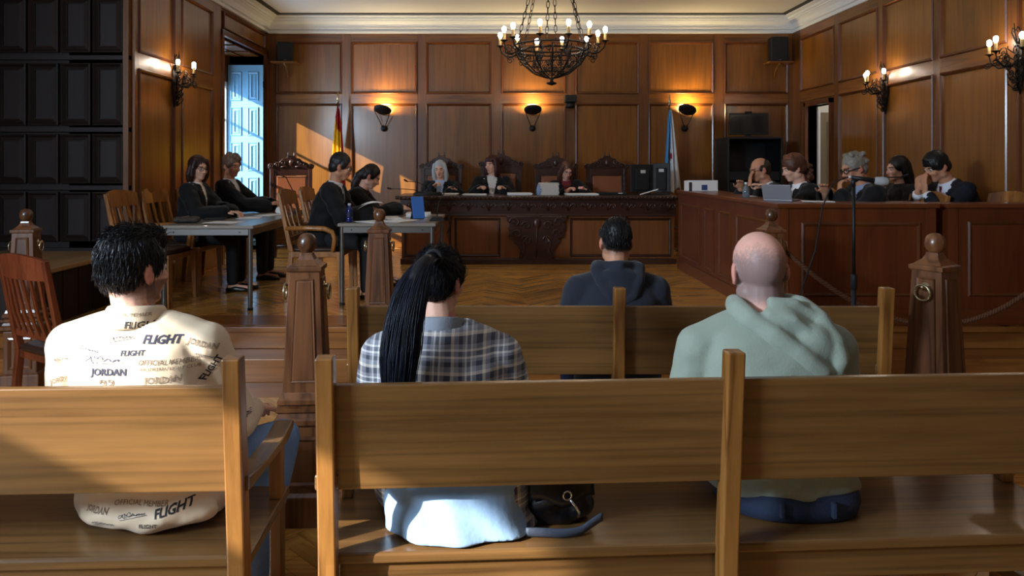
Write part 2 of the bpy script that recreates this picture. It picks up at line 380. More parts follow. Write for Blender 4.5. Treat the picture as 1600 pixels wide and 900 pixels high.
# nave left wall with its high window
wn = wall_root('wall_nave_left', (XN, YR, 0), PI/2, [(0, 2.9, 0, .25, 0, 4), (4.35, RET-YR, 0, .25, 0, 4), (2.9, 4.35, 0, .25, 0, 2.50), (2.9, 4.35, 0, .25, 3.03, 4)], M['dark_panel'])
MB().box(2.86, 2.9, -.03, .02, 2.46, 3.07).box(4.35, 4.39, -.03, .02, 2.46, 3.07).box(2.9, 4.35, -.03, .02, 2.46, 2.5).box(2.9, 4.35, -.03, .02, 3.03, 3.07).build('window_2', M['white_paint'], None, (XN, YR, 0), PI/2, kind='structure')
wall_root('wall_rear', (XN, YR, 0), 0, [(-.3, XR-XN+.3, -.2, 0, 0, 4)], M['stile'])
# ceiling, shadow gap and cornice
MB().box(XN-.3, XR+.3, YR-.3, YB+.3, ZT, ZT+.2).build('ceiling', M['plaster'], kind='structure')
prof = [(0, 3.53), (.05, 3.53), (.055, 3.56), (.022, 3.567), (.02, 3.585), (.05, 3.592), (.055, 3.612), (.045, 3.62), (.06, 3.665), (.105, 3.70), (.12, 3.70), (.12, 3.716), (.15, 3.72), (.155, 3.742), (.145, 3.75), (.185, 3.757), (.20, 3.763), (.20, 3.79), (0, 3.79)]
loop = [((XR, YR), (-1, 0)), ((XR, YB), (-1, -1)), ((XL, YB), (1, -1)), ((XL, RET), (1, 0))]
cm = MB(); v = []
for (x, y), (sx, sy) in loop:
    v += [(x+sx*o, y+sy*o, z) for o, z in prof]
n = len(prof); cm.add(v, [(i*n+k, i*n+(k+1) % n, (i+1)*n+(k+1) % n, (i+1)*n+k) for i in range(3) for k in range(n)]+[tuple(range(n)), tuple(range(3*n, 4*n))])
cm.build('trim_cornice', M['cornice'], kind='structure')
gm = MB(); gap = plain('shadow_gap', (70, 66, 62), .9)
gm.box(XL+.20, XR-.20, YB-.27, YB-.20, ZT-.012, ZT-.001).box(XL+.20, XL+.27, RET, YB-.20, ZT-.012, ZT-.001).box(XR-.27, XR-.20, YR, YB-.20, ZT-.012, ZT-.001).build('trim_gap', gap, kind='structure')
# floors: joint layer, then herringbone oak blocks
fl = box('floor', M['parquet_base'], XN-.3, XR+.3, YR-.3, YB+.3, -.2, -.006, kind='structure')
pf = box('floor_platform', M['parquet_base'], XN, XR, Y0+.03, YB, -.006, PZ-.006, kind='structure')
stp = MB().box(XN, XR, YS, Y0, 0, .17).build('floor_step', M['step_x'], kind='structure', bevel=.006)
MB().box(XN, XR, Y0-.025, Y0+.06, PZ-.04, PZ).box(XN, XR, Y0, Y0+.03, .17, PZ-.04).build('trim_platform_edge', M['step_x'], kind='structure', bevel=.005)
BW, BL = .085, .51
blk = MB().box(.0012, BL-.0012, .0012, BW-.0012, -.006, 0).mesh('parquet_block'); blk.materials.append(M['parquet'])
def herring(x0, x1, y0, y1):
    out = []; c, s = math.cos(PI/4), math.sin(PI/4)
    for k in range(-160, 160):
        for m in range(-12, 13):
            for vert in (0, 1):
                if vert: p = (k*BW+m*2*BL, k*BW)          # turned a quarter: fills x-BW..x
                else: p = (k*BW+m*2*BL, k*BW)
                cx, cy = (p[0]-BW/2, p[1]+BL/2) if vert else (p[0]+BL/2, p[1]+BW/2)
                wx, wy = cx*c-cy*s, cx*s+cy*c
                wx += .3; wy += 5
                if x0+.0 < wx < x1 and y0 < wy < y1:
                    px_, py_ = p[0]*c-p[1]*s+.3, p[0]*s+p[1]*c+5
                    out.append((px_, py_, PI/4+(PI/2 if vert else 0), wx, wy))
    return out
allb = [(b, 0) for b in herring(XN, XR, .4, YS-.1)]+[(b, 1) for b in herring(XN, XR, Y0+.2, YB-.1)]
def rank(t):
    (x, y, r, wx, wy), up = t
    px = VX+F*wx/wy; py = VY+F*(CH-PZ*up)/wy
    if up: seen = (-40 < px < 1060 and py < 512 and wx > -3.3 and wy < 9.3) and not (px < 300 and py > 430)
    else: seen = 380 < px < 545 and py < 900
    return (0 if seen else 1, wy)
allb.sort(key=rank)
rest = {0: MB(), 1: MB()}
bv = [Vector(q.co) for q in blk.vertices]; bf = [tuple(q.vertices) for q in blk.polygons]
cnt = {0: 0, 1: 0}
for i, ((x, y, r, wx, wy), up) in enumerate(allb):
    z = PZ if up else 0
    if cnt[up] < (250 if up else 60) and rank(((x, y, r, wx, wy), up))[0] == 0:
        cnt[up] += 1
        o = mesh_obj('parquet_block', blk, None, pf if up else fl, (x, y, z), r)
    else:
        Mx = Matrix.Translation((x, y, z)) @ Matrix.Rotation(r, 4, 'Z')
        rest[up].add([Mx @ q for q in bv], bf)
rest[0].build('parquet_blocks', M['parquet'], fl, kind='stuff'); rest[1].build('parquet_blocks', M['parquet'], pf, kind='stuff')
MB().box(XN, XR, YS-.34, YS, -.006, .002).build('trim_floor_border', M['step_x'], kind='structure')
MB().box(XN, XR, Y0+.06, Y0+.40, PZ-.006, PZ+.002).build('trim_platform_border', M['step_x'], kind='structure')
# raised boarded dais in the recess on the left
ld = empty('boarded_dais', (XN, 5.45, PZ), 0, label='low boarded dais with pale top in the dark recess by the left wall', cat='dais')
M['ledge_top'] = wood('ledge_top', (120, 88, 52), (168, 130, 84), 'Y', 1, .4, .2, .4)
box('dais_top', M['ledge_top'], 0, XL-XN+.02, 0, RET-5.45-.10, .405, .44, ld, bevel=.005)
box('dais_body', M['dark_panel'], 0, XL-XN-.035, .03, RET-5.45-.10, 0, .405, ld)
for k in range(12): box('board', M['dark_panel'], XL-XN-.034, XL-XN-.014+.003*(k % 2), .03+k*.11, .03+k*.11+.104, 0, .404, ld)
# ---------------------------------------------------------------- benches
def bench(loc, rz, label, parts_seen=True):
    r = empty('pew_bench', loc, rz, label=label, cat='bench', group='wooden pews of the public')
    L, W = 2.36, .05
    def post(x):
        a = [(x, -.055, 1.04), (x+W, -.055, 1.04), (x+W, .0, 1.04), (x, .0, 1.04)]
        b = [(x, -.005, .45), (x+W, -.005, .45), (x+W, .06, .45), (x, .06, .45)]
        c = [(x, 0, 0), (x+W, 0, 0), (x+W, .065, 0), (x, .065, 0)]
        v = c+b+a; f = [(3, 2, 1, 0), (8, 9, 10, 11)]+[(i*4+k, i*4+(k+1) % 4, i*4+4+(k+1) % 4, i*4+4+k) for i in (0, 1) for k in range(4)]
        MB().add(v, f).build('post', M['pine_z'], r, bevel=.005)
    for x in (0, L/2-W/2, L-W): post(x)
    # back board, tilted with the posts, let into them
    b0, b1 = (.015, .65), (-.017, .955)
    q = lambda y, z, x: (x, y, z)
    for x0, x1 in ((W*.5, L/2), (L/2, L-W*.5)):
        MB().hexa([(x0, b0[0], b0[1]), (x1, b0[0], b0[1]), (x1, b0[0]+.028, b0[1]), (x0, b0[0]+.028, b0[1])],
                  [(x0, b1[0], b1[1]), (x1, b1[0], b1[1]), (x1, b1[0]+.028, b1[1]), (x0, b1[0]+.028, b1[1])]).build('back_board', M['pine_x'], r, bevel=.004)
    box('seat_board', M['pine_x'], -.0, L+.0, .05, .52, .418, .45, r, bevel=.008)
    box('apron', M['pine_x'], W, L-W, .075, .10, .325, .416, r, bevel=.003)
    box('apron', M['pine_x'], W, L-W, .44, .465, .325, .416, r, bevel=.003)
    for x in (0, L/2-W/2, L-W): MB().box(x+.005, x+W-.005, .42, .475, 0, .418).build('front_leg', M['pine_z'], r, bevel=.004)
    for x in (-.01, L-W-.005):
        box('arm_support', M['pine_z'], x+.012, x+.052, .405, .455, .45, .622, r, bevel=.004)
        poly = [(.0, .655), (.46, .625), (.53, .645), (.545, .665), (.53, .675), (.40, .66), (.2, .668), (0, .70)]
        v = [(x, y, z) for y, z in poly]+[(x+.065, y, z) for y, z in poly]; n = len(poly)
        MB().add(v, [tuple(range(n)), tuple(range(2*n-1, n-1, -1))]+[(i, i+n, (i+1) % n+n, (i+1) % n) for i in range(n)]).build('armrest', M['pine_y'], r, bevel=.006)
    for x in (.02, L-.05): box('side_rail', M['pine_y'], x, x+.03, .06, .43, .12, .17, r, bevel=.003)
    return r
bench((X(492, 2.03), 2.065, 0), .055, 'nearest wooden pew, under the woman in the plaid shirt and the bald man')
bench((-.695-2.36, 1.975, 0), .036, 'wooden pew on the left with an armrest, under the man in the printed shirt')
bench((X(541, 3.17), 3.22, 0), -.004, 'wooden pew one row ahead, under the man in the dark navy hood')
# ---------------------------------------------------------------- newel posts
M['ring_brass'] = plain('ring_brass', (196, 184, 150), .25, metal=.95)
def newel(loc, rz, label):
    r = empty('newel_post', loc, rz, label=label, cat='newel post', group='turned newel posts of the barrier')
    MB().lathe([(.122, 0), (.122, .13), (.112, .14), (.106, .145)], sq=True).build('plinth', M['newel'], r, bevel=.003)
    ped = MB().lathe([(.104, .14), (.104, .43)], sq=True).build('pedestal', M['newel'], r, bevel=.003)
    for k in range(4):
        o = frame_ring(.15, .22, ((0, 0), (0, -.004), (.012, -.008), (.022, -.001), (.022, 0))).build('pedestal_panel', M['newel'], ped); o.matrix_local = Matrix.Rotation(k*PI/2, 4, 'Z') @ Matrix.Translation((-.075, -.104, .17))
    MB().lathe([(.104, .43), (.122, .445), (.122, .465), (.11, .475), (.104, .49), (.116, .50), (.116, .515), (.09, .525)], sq=True).build('moulding', M['newel'], r)
    MB().lathe([(.09, .52), (.108, .53), (.108, .548), (.098, .556), (.092, .575), (.088, .58)], sq=True).build('foot_moulding', M['newel'], r)
    sh_ = MB().lathe([(.090, .575), (.066, 1.108)], sq=True).build('shaft', M['newel'], r, bevel=.003)
    for k in range(4):
        mb = MB(); h0, h1 = .62, 1.07; w0, w1 = .058, .041
        y = lambda z: -(.090+(.066-.090)*(z-.575)/.533)
        rg = lambda i, o: [(-w0+i, y(h0+i)-o, h0+i), (w0-i, y(h0+i)-o, h0+i), (w1-i, y(h1-i)-o, h1-i), (-w1+i, y(h1-i)-o, h1-i)]
        v = rg(0, 0)+rg(.003, .007)+rg(.010, .004)+rg(.014, .006)
        mb.add(v, [(i*4+j, i*4+(j+1) % 4, i*4+4+(j+1) % 4, i*4+4+j) for i in range(3) for j in range(4)]+[(12, 13, 14, 15)])
        mb.build('shaft_panel', M['newel'], sh_).matrix_local = Matrix.Rotation(k*PI/2, 4, 'Z')
    MB().lathe([(.072, 1.100), (.076, 1.106), (.076, 1.122), (.062, 1.128), (.054, 1.136), (.038, 1.15), (.028, 1.168), (.026, 1.18)], sq=True).build('cap', M['newel'], r, bevel=.002)
    MB().lathe([(.02, 1.172), (.026, 1.182), (.034, 1.19), (.041, 1.205), (.0425, 1.22), (.040, 1.238), (.032, 1.254), (.018, 1.263), (.003, 1.266)], seg=24).build('ball_finial', M['newel'], r, smooth=True)
    for s in (1, -1):
        pl = MB().lathe([(.003, 0), (.024, .001), (.02, .008), (.008, .012), (.008, .03), (.003, .034)], seg=14).build('ring_plate', M['ring_brass'], r, smooth=True)
        pl.matrix_local = Matrix.Translation((s*.069, 0, 1.03)) @ Matrix.Rotation(s*PI/2, 4, 'Y')
        ring = MB().tube([(s*.097, .034*math.sin(t), 1.005+.034*math.cos(t)) for t in np.linspace(0, 2*PI, 25)[:-1]], .0055, 8, True).build('rope_ring', M['ring_brass'], r, smooth=True)
    return r
newel((X(480, 3.3), 3.3, 0), .06, 'newel post with ball top standing beside the woman with the ponytail')
newel((X(1461, 3.3), 3.3, 0), .50, 'light oak newel post with ball top right of the bald man')
ND = 5.14
newel((X(593, ND), ND, 0), 0, 'reddish newel post standing in front of the grey table with the blue bottle')
newel((X(1205, ND), ND, 0), .1, 'newel post just behind the bald head, holding the barrier rope')
newel((X(41, ND), ND, 0), .2, 'newel post in the shade behind the slatted chair at the far left')
newel((4.16, ND, 0), 0, 'newel post against the right wall where the barrier rope ends')
# barrier rope of three twisted strands
M['rope'] = plain('barrier_rope', (96, 58, 30), .8, bump=.5, bscale=300, vary=.2)
rp = empty('barrier_rope', (0, 0, 0), label='thick brown rope sagging in front of the panelled counters on the right', cat='rope')
xa, xb = X(1205, ND)+.10, 4.06
def rope_c(t):
    x = xa+(xb-xa)*t; q = 2*t-1
    return Vector((x, ND-.01-.05*(1-q*q), .47+.52*(q*q)*(1+.04*q)))
for k in range(3):
    pts = []
    for i in range(240):
        t = i/239; a = 2*PI*(t*34+k/3); c = rope_c(t); tg = (rope_c(min(1, t+.01))-rope_c(max(0, t-.01))).normalized(); _, u, v_ = basis(tg)
        pts.append(c+(u*math.cos(a)+v_*math.sin(a))*.0085)
    MB().tube(pts, .0095, 6).build('rope_strand', M['rope'], rp, smooth=True)
# ---------------------------------------------------------------- panelled counters on the right
CT = 1.275
CR = ((0, 0), (0, -.006), (.012, -.016), (.024, -.012), (.030, -.004), (.030, 0))
def counter_panel(parent, u0, u1, z0, z1, fwd):       # fwd: 'y' faces the camera, 'x' faces the middle
    w_, h = u1-u0, z1-z0
    o = frame_ring(w_, h, CR).build('raised_moulding', M['mould'], parent)
    p = box('panel', M['counter'], .028, w_-.028, -.005, .004, .028, h-.028, parent)
    for q in (o, p):
        if fwd == 'y': q.location = (u0, 0, z0)
        else: q.location = (0, -u0, z0); q.rotation_euler.z = -PI/2
CX, CY, CYF = 2.19, 5.66, 8.75
c1 = empty('panelled_counter', (CX, CY, PZ), label='long corner counter of reddish wood panels holding the laptop', cat='counter')
h = CT-PZ
box('front_body', M['counter'], 0, 1.20, 0, .05, .0, h-.03, c1); box('side_body', M['counter'], 0, .05, .05, CYF-CY, 0, h-.03, c1)
box('end_body', M['counter'], 1.15, 1.20, .05, .5, 0, h-.03, c1)
box('counter_top', M['counter_rail'], -.025, 1.225, -.03, .42, h-.035, h, c1, bevel=.006); box('counter_top', M['counter_rail_y'], -.025, .45, .425, CYF-CY, h-.035, h, c1, bevel=.006)
box('inner_shelf', M['counter_rail_y'], .05, .55, .4, CYF-CY, h-.25, h-.22, c1)
counter_panel(c1, .17, 1.09, .22, .79, 'y')
for d1, d0 in ((8.60, 7.82), (7.64, 7.32), (7.16, 6.80), (6.64, 5.86)): counter_panel(c1, -(d1-CY), -(d0-CY), .16, .79, 'x')
box('skirting', M['counter_rail'], -.012, 1.21, -.014, 0, 0, .12, c1, bevel=.003); box('skirting', M['counter_rail_y'], -.014, 0, 0, CYF-CY, 0, .12, c1, bevel=.003)
for x in (-.004, 1.13): box('corner_stile', M['counter'], x, x+.075, -.008, .0, .12, h-.035, c1, bevel=.002)
c2 = empty('panelled_counter', (3.49, CY, PZ), label='reddish panelled counter at the right edge below the man in the dark suit', cat='counter')
box('front_body', M['counter'], 0, .94, 0, .05, 0, h-.03, c2); box('side_body', M['counter'], 0, .05, .05, .22, 0, h-.03, c2)
box('counter_top', M['counter_rail'], -.02, .94, -.03, .25, h-.035, h, c2, bevel=.006)
counter_panel(c2, .15, .86, .22, .80, 'y'); box('skirting', M['counter_rail'], -.01, .94, -.014, 0, 0, .12, c2, bevel=.003)
box('corner_stile', M['counter'], 0, .075, -.008, 0, .12, h-.035, c2, bevel=.002)
# ---------------------------------------------------------------- judges' bench
JX0, JX1, JY, JT = X(622, 9.15), X(1057, 9.18), 9.18, Z(306, 9.1)
jd = empty('judges_bench', (JX0, JY, PZ), label='long carved dark wood desk where the three judges sit', cat='desk')
JW, JH = JX1-JX0, JT-PZ
box('desk_top', M['carved'], -.03, JW+.0, -.10, .78, JH-.045, JH, jd, bevel=.01)
box('frieze', M['carved'], .03, JW-.02, -.045, .02, JH-.23, JH-.045, jd)
box('lower_rail', M['carved'], .03, JW-.02, -.055, .02, JH-.255, JH-.23, jd, bevel=.006)
box('body', M['desk_panel'], .04, JW-.03, 0, .03, .04, JH-.25, jd)
box('base_rail', M['carved'], .03, JW-.02, -.06, .03, 0, .07, jd, bevel=.008)
nb = 74                                                   # carved beads along the top edge
bead = MB().ell((0, 0, 0), (.017, .016, .014), seg=8, rings=6).mesh('bead'); bead.materials.append(M['carved'])
for i in range(nb): mesh_obj('carved_bead', bead, None, jd, (.0+(JW-.03)*i/(nb-1), -.10, JH-.022))
leaf = MB()
for s in (-1, 1):
    leaf.tube([(s*.0, -.05, -.05), (s*.03, -.056, .02), (s*.075, -.056, .04), (s*.095, -.056, .005), (s*.07, -.056, -.015), (s*.055, -.054, .005)], [.010, .012, .011, .010, .008, .005], 6)
leaf.ell((0, -.05, .02), (.02, .016, .035), seg=8, rings=6)
leafm = leaf.mesh('carved_scroll'); leafm.materials.append(M['carved'])
nl = 14
for i in range(nl): mesh_obj('carved_scroll', leafm, None, jd, (.14+(JW-.26)*i/(nl-1), .002, JH-.135), smooth=True)
for x0, x1 in ((.07, .66), (.70, 1.27), (2.14, 2.78), (2.82, 3.40)):
    o = frame_ring(x1-x0, JH-.25-.07-.05, CR).build('panel_moulding', M['carved'], jd, (x0, .0, .09))
# carved central console
cx = X(838, JY)-JX0
top, bot = JH-.25, .06
side = [(.375, top), (.37, top-.06), (.34, top-.09), (.36, top-.15), (.33, top-.20), (.345, top-.26), (.27, top-.28), (.29, top-.33), (.235, top-.37), (.20, top-.44), (.21, bot+.03), (.24, bot)]
side = [(x, bot+(z-bot)*1.0) for x, z in side if z >= bot]
con = MB().prism([(cx-x, z) for x, z in side]+[(cx+x, z) for x, z in reversed(side)], -.075, .0).build('carved_console', M['carved'], jd, bevel=.008)
cb = MB()
for s in (-1, 1):
    for (x, z, r) in ((.27, top-.08, .07), (.24, top-.22, .06), (.13, top-.12, .06), (.12, top-.30, .065)):
        cb.tube([(cx+s*(x+r*(1-t*.8)*math.cos(t*7)), -.082-.012*t, z+r*(1-t*.8)*math.sin(t*7)) for t in np.linspace(0, 1, 22)], np.linspace(.014, .006, 22).tolist(), 6)
    cb.tube([(cx+s*.20, -.085, bot+.02), (cx+s*.15, -.09, bot+.12), (cx+s*.17, -.09, bot+.22), (cx+s*.10, -.09, bot+.30)], [.02, .016, .014, .008], 6)
cb.tube([(cx, -.085, bot+.02), (cx, -.095, top-.05)], .012, 6)
cb.ell((cx, -.085, top-.09), (.05, .03, .07), seg=12, rings=8)
cb.build('console_relief', M['carved'], con, smooth=True)
for sx in (.62, 2.80):
    MB().tube([(sx+.05*math.sin(t*5)*(1-t), -.06, JH-.26-.28*t) for t in np.linspace(0, 1, 16)], np.linspace(.022, .005, 16).tolist(), 6).build('carved_drop', M['carved'], jd, smooth=True)
# ---------------------------------------------------------------- carved high-back chairs
def judge_chair():
    r = empty('carved_armchair', (0, 0, 0), cat='chair', group='carved high-back chairs along the back wall')
    H = 1.185
    for s in (-1, 1):
        MB().lathe([(.022, .0), (.03, .03), (.02, .06), (.03, .12), (.02, .2), (.03, .3), (.026, .42), (.03, .46)], (s*.25, -.50, 0), 10).build('front_leg', M['carved'], r, smooth=True)
        box('back_post', M['carved'], s*.26-.028, s*.26+.028, -.03, .03, 0, H, r, bevel=.006)
        MB().tube([(s*.25, 0, .74), (s*.26, -.2, .73), (s*.265, -.42, .70), (s*.265, -.52, .68), (s*.265, -.55, .65), (s*.265, -.52, .63)], [.025, .025, .025, .027, .022, .014], 8).build('armrest', M['carved'], r, smooth=True)
        MB().lathe([(.02, .46), (.028, .5), (.016, .56), (.024, .62), (.02, .69)], (s*.26, -.47, 0), 10).build('arm_support', M['carved'], r, smooth=True)
    box('seat_frame', M['carved'], -.28, .28, -.54, .03, .38, .45, r, bevel=.008)
    MB().loft([((0, -.26, .45), (.25, 0, 0), (0, .24, 0)), ((0, -.26, .49), (.255, 0, 0), (0, .245, 0)), ((0, -.26, .51), (.22, 0, 0), (0, .21, 0))], 24, 6).build('seat_cushion', M['leather'], r, smooth=True)
    box('back_rail', M['carved'], -.235, .235, -.025, .025, H-.10, H, r, bevel=.005); box('back_rail', M['carved'], -.235, .235, -.025, .025, .52, .60, r, bevel=.005)
    bp = MB().hexa([(-.20, -.03, .62), (.20, -.03, .62), (.20, .01, .62), (-.20, .01, .62)], [(-.20, -.03, H-.105), (.20, -.03, H-.105), (.20, .01, H-.105), (-.20, .01, H-.105)]).build('back_upholstery', M['leather'], r, bevel=.012)
    for z0, z1, x0, x1 in ((.60, H-.1, -.235, -.20), (.60, H-.1, .20, .235)): box('back_stile', M['carved'], x0, x1, -.026, .02, z0, z1, r, bevel=.004)
    st = MB()
    for i in range(17): st.ell((-.195+.39*i/16, -.034, H-.115), .006, seg=6, rings=4); st.ell((-.195+.39*i/16, -.034, .63), .006, seg=6, rings=4)
    st.build('brass_studs', M['brass'], bp, smooth=True, kind='stuff')
    prof_ = [(-.30, H-.01), (-.315, H+.03), (-.30, H+.065), (-.26, H+.07), (-.235, H+.055), (-.20, H+.085), (-.15, H+.10), (-.12, H+.135), (-.06, H+.15), (-.05, H+.175)]
    prof_ = prof_+[(-x, z) for x, z in reversed(prof_)]
    cr = MB().prism(prof_, -.03, .022).build('crest', M['carved'], r, bevel=.006)
    rel = MB()
    for s in (-1, 1):
        for x, z, rr in ((.275, H+.03, .034), (.19, H+.045, .036), (.115, H+.075, .04)):
            rel.tube([(s*(x+rr*(1-.85*t)*math.cos(8*t)), -.038-.01*t, z+rr*(1-.85*t)*math.sin(8*t)) for t in np.linspace(0, 1, 20)], np.linspace(.010, .005, 20).tolist(), 6)
        rel.tube([(s*.05, -.035, H+.02), (s*.10, -.038, H+.03), (s*.15, -.036, H+.015)], [.01, .012, .006], 6)
        rel.lathe([(.010, H+.17), (.014, H+.185), (.007, H+.195), (.012, H+.21), (.003, H+.225)], (s*.04, -.005, 0), 8)
    rel.ell((0, -.035, H+.075), (.035, .018, .05), seg=10, rings=8)
    rel.build('crest_carving', M['carved'], cr, smooth=True)
    MB().tube([(-.24, -.24, .12), (.24, -.24, .12)], .016, 8).build('stretcher', M['carved'], r, smooth=True)
    return r
jc = judge_chair()
spots = [(690, 10.28, 'carved high-back chair behind the grey-haired judge'), (783, 10.28, 'carved high-back chair behind the judge with long dark red hair'),
         (868, 10.28, 'carved high-back chair behind the judge wearing glasses who is reading'), (948, 10.28, 'empty carved high-back chair left of the two black monitors'), (455, 10.35, 'carved high-back chair with orange leather standing alone by the blue shutter')]
for i, (px, d, lb) in enumerate(spots):
    o = jc if i == 0 else copy_tree(jc)
    o.location = (X(px, d), d, PZ); o['label'] = lb
    o.rotation_euler.z = .35 if i == 4 else 0
    if i == 1: o.location.z += .03
# ---------------------------------------------------------------- grey office tables
def table(loc, w_, d, label, hh=.72):
    r = empty('grey_table', loc, 0, label=label, cat='table', group='grey steel tables of the lawyers')
    box('table_top', M['table_top'], 0, w_, 0, d, hh-.028, hh, r, bevel=.006)
    MB().box(.03, w_-.03, .02, .045, hh-.085, hh-.03).build('apron', M['steel'], r, bevel=.003); MB().box(.03, w_-.03, d-.045, d-.02, hh-.085, hh-.03).build('apron', M['steel'], r, bevel=.003)
    MB().box(.02, .045, .03, d-.03, hh-.085, hh-.03).build('apron', M['steel'], r, bevel=.003); MB().box(w_-.045, w_-.02, .03, d-.03, hh-.085, hh-.03).build('apron', M['steel'], r, bevel=.003)
    for x in (.035, w_-.035):
        for y in (.035, d-.035):
            lg = MB().lathe([(.021, .012), (.021, hh-.03)], (x, y, 0), 14).build('leg', M['steel'], r, smooth=True); smooth_by_angle(lg)
            MB().lathe([(.024, 0), (.025, .02), (.018, .028)], (x, y, 0), 12).build('foot_cap', M['black'], lg)
    for x in (.12, w_-.12): MB().lathe([(.006, 0), (.006, .004)], seg=8).build('bolt', M['black'], r, (x, .02, hh-.058)).rotation_euler = (PI/2, 0, 0)
    return r
TA = table((-2.83, 6.2, PZ), .80, 1.66, 'grey steel table in front of the woman and man seated by the blue shutter')
TB = table((-1.37, 6.43, PZ), .86, 1.25, 'grey steel table with the blue bottle, papers and tablet')
TZ = PZ+.72
# ---------------------------------------------------------------- wooden armchairs
def armchair(mat, slats=3, hh=.98):
    r = empty('wooden_armchair', (0, 0, 0), cat='chair', group='oak armchairs of the lawyers')     # faces +y
    for s in (-1, 1):
        MB().hexa([(s*.25-.02, -.27, 0), (s*.25+.02, -.27, 0), (s*.25+.02, -.225, 0), (s*.25-.02, -.225, 0)], [(s*.245-.02, -.23, .45), (s*.245+.02, -.23, .45), (s*.245+.02, -.185, .45), (s*.245-.02, -.185, .45)]).hexa([(s*.245-.02, -.23, .45), (s*.245+.02, -.23, .45), (s*.245+.02, -.185, .45), (s*.245-.02, -.185, .45)], [(s*.25-.02, -.335, hh), (s*.25+.02, -.335, hh), (s*.25+.02, -.305, hh), (s*.25-.02, -.305, hh)]).build('back_leg', mat, r, bevel=.005)
        MB().hexa([(s*.265-.016, .225, 0), (s*.265+.016, .225, 0), (s*.265+.016, .257, 0), (s*.265-.016, .257, 0)], [(s*.26-.022, .205, .45), (s*.26+.022, .205, .45), (s*.26+.022, .25, .45), (s*.26-.022, .25, .45)]).build('front_leg', mat, r, bevel=.004)
        MB().tube([(s*.26, -.25, .66), (s*.28, -.05, .665), (s*.285, .10, .66), (s*.28, .17, .63), (s*.275, .19, .57), (s*.265, .17, .45)], [.02, .022, .024, .024, .022, .02], 8).build('armrest', mat, r, smooth=True)
    box('seat_frame', mat, -.265, .265, -.22, .25, .40, .45, r, bevel=.006)
    MB().loft([((0, .0, .45), (.25, 0, 0), (0, .235, 0)), ((0, .0, .475), (.255, 0, 0), (0, .24, 0)), ((0, .0, .49), (.22, 0, 0), (0, .21, 0))], 24, 6).build('seat_pad', M['leather_dark'], r, smooth=True)
    yb = lambda z: -.208-(z-.45)*.105/(hh-.45)*1.0
    n = 9
    mb = MB()
    for i in range(n-1):
        f = lambda t: (-.25+.5*t, -.045*math.sin(PI*t), .03*math.sin(PI*t))
        a, b = f(i/(n-1)), f((i+1)/(n-1))
        for (p, q) in ((a, b),):
            mb.hexa([(p[0], yb(hh-.12)+p[1]-.013, hh-.12), (q[0], yb(hh-.12)+q[1]-.013, hh-.12), (q[0], yb(hh-.12)+q[1]+.013, hh-.12), (p[0], yb(hh-.12)+p[1]+.013, hh-.12)],
                    [(p[0], yb(hh)+p[1]-.013, hh+p[2]), (q[0], yb(hh)+q[1]-.013, hh+q[2]), (q[0], yb(hh)+q[1]+.013, hh+q[2]), (p[0], yb(hh)+p[1]+.013, hh+p[2])])
    mb.build('top_rail', mat, r)
    MB().bar((-.24, yb(.56), .56), (.24, yb(.56), .56), .022, .04).build('lower_rail', mat, r, bevel=.003)
    for i in range(slats):
        t = (i+1)/(slats+1); x = -.25+.5*t; cy = -.045*math.sin(PI*t); w_ = .028 if slats > 4 else .05
        pts = [Vector((x, yb(.56)+cy*.2, .56)), Vector((x, yb(.70)+cy*.5-.012, .70)), Vector((x, yb(hh-.11)+cy, hh-.11))]
        m2 = MB()
        for a, b in zip(pts[:-1], pts[1:]): m2.bar(a, b, w_, .012, (0, 1, 0)) if False else m2.hexa([(a.x-w_/2, a.y-.006, a.z), (a.x+w_/2, a.y-.006, a.z), (a.x+w_/2, a.y+.006, a.z), (a.x-w_/2, a.y+.006, a.z)], [(b.x-w_/2, b.y-.006, b.z), (b.x+w_/2, b.y-.006, b.z), (b.x+w_/2, b.y+.006, b.z), (b.x-w_/2, b.y+.006, b.z)])
        m2.build('slat', mat, r)
    return r
M['leather_dark'] = plain('dark_seat_leather', (52, 30, 20), .45, bump=.1)
ac = armchair(M['chair_oak'])
FX, FL = -PI/2, PI/2                       # facing right, facing left
acs = [((-3.03, 6.60, PZ), FX, 'empty oak armchair at the near end of the left grey table'), ((-3.04, 7.26, PZ), FX, 'oak armchair under the woman in black with the bob haircut'),
       ((-3.03, 8.02, PZ), FX, 'oak armchair under the man in the open white collar'), ((-1.62, 6.88, PZ), FX, 'oak armchair under the man in black reading papers'),
       ((-1.62, 7.60, PZ), FX, 'oak armchair under the woman in black bending over the table'),
       ((3.02, 7.46, PZ), FL, 'oak armchair behind the man resting his face on his hand'), ((3.05, 6.82, PZ), FL, 'oak armchair behind the woman with curly brown hair'),
       ((3.36, 6.22, PZ), FL, 'oak armchair behind the grey-haired man in glasses'), ((4.02, 6.98, PZ), FL, 'oak armchair behind the young woman with long black hair'),
       ((4.08, 6.26, PZ), FL, 'oak armchair behind the man in the dark suit at the right edge'), ((3.86, 7.75, PZ), FL, 'empty oak armchair near the open door')]
for i, (l, rz, lb) in enumerate(acs):
    o = ac if i == 0 else copy_tree(ac)
    o.location = l; o.rotation_euler.z = rz; o['label'] = lb
# red-brown slatted chair in the nave on the far left
sc = armchair(M['chair_red'], 6, 1.03); sc.name = 'slatted_chair'
for c in kids(sc):
    if c.name.split('.')[0] == 'armrest': bpy.data.objects.remove(c)
sc.location = (-2.58, 4.55, 0); sc.rotation_euler.z = -.546; sc['label'] = 'reddish brown chair with curved slat back at the far left edge'; del sc['group']
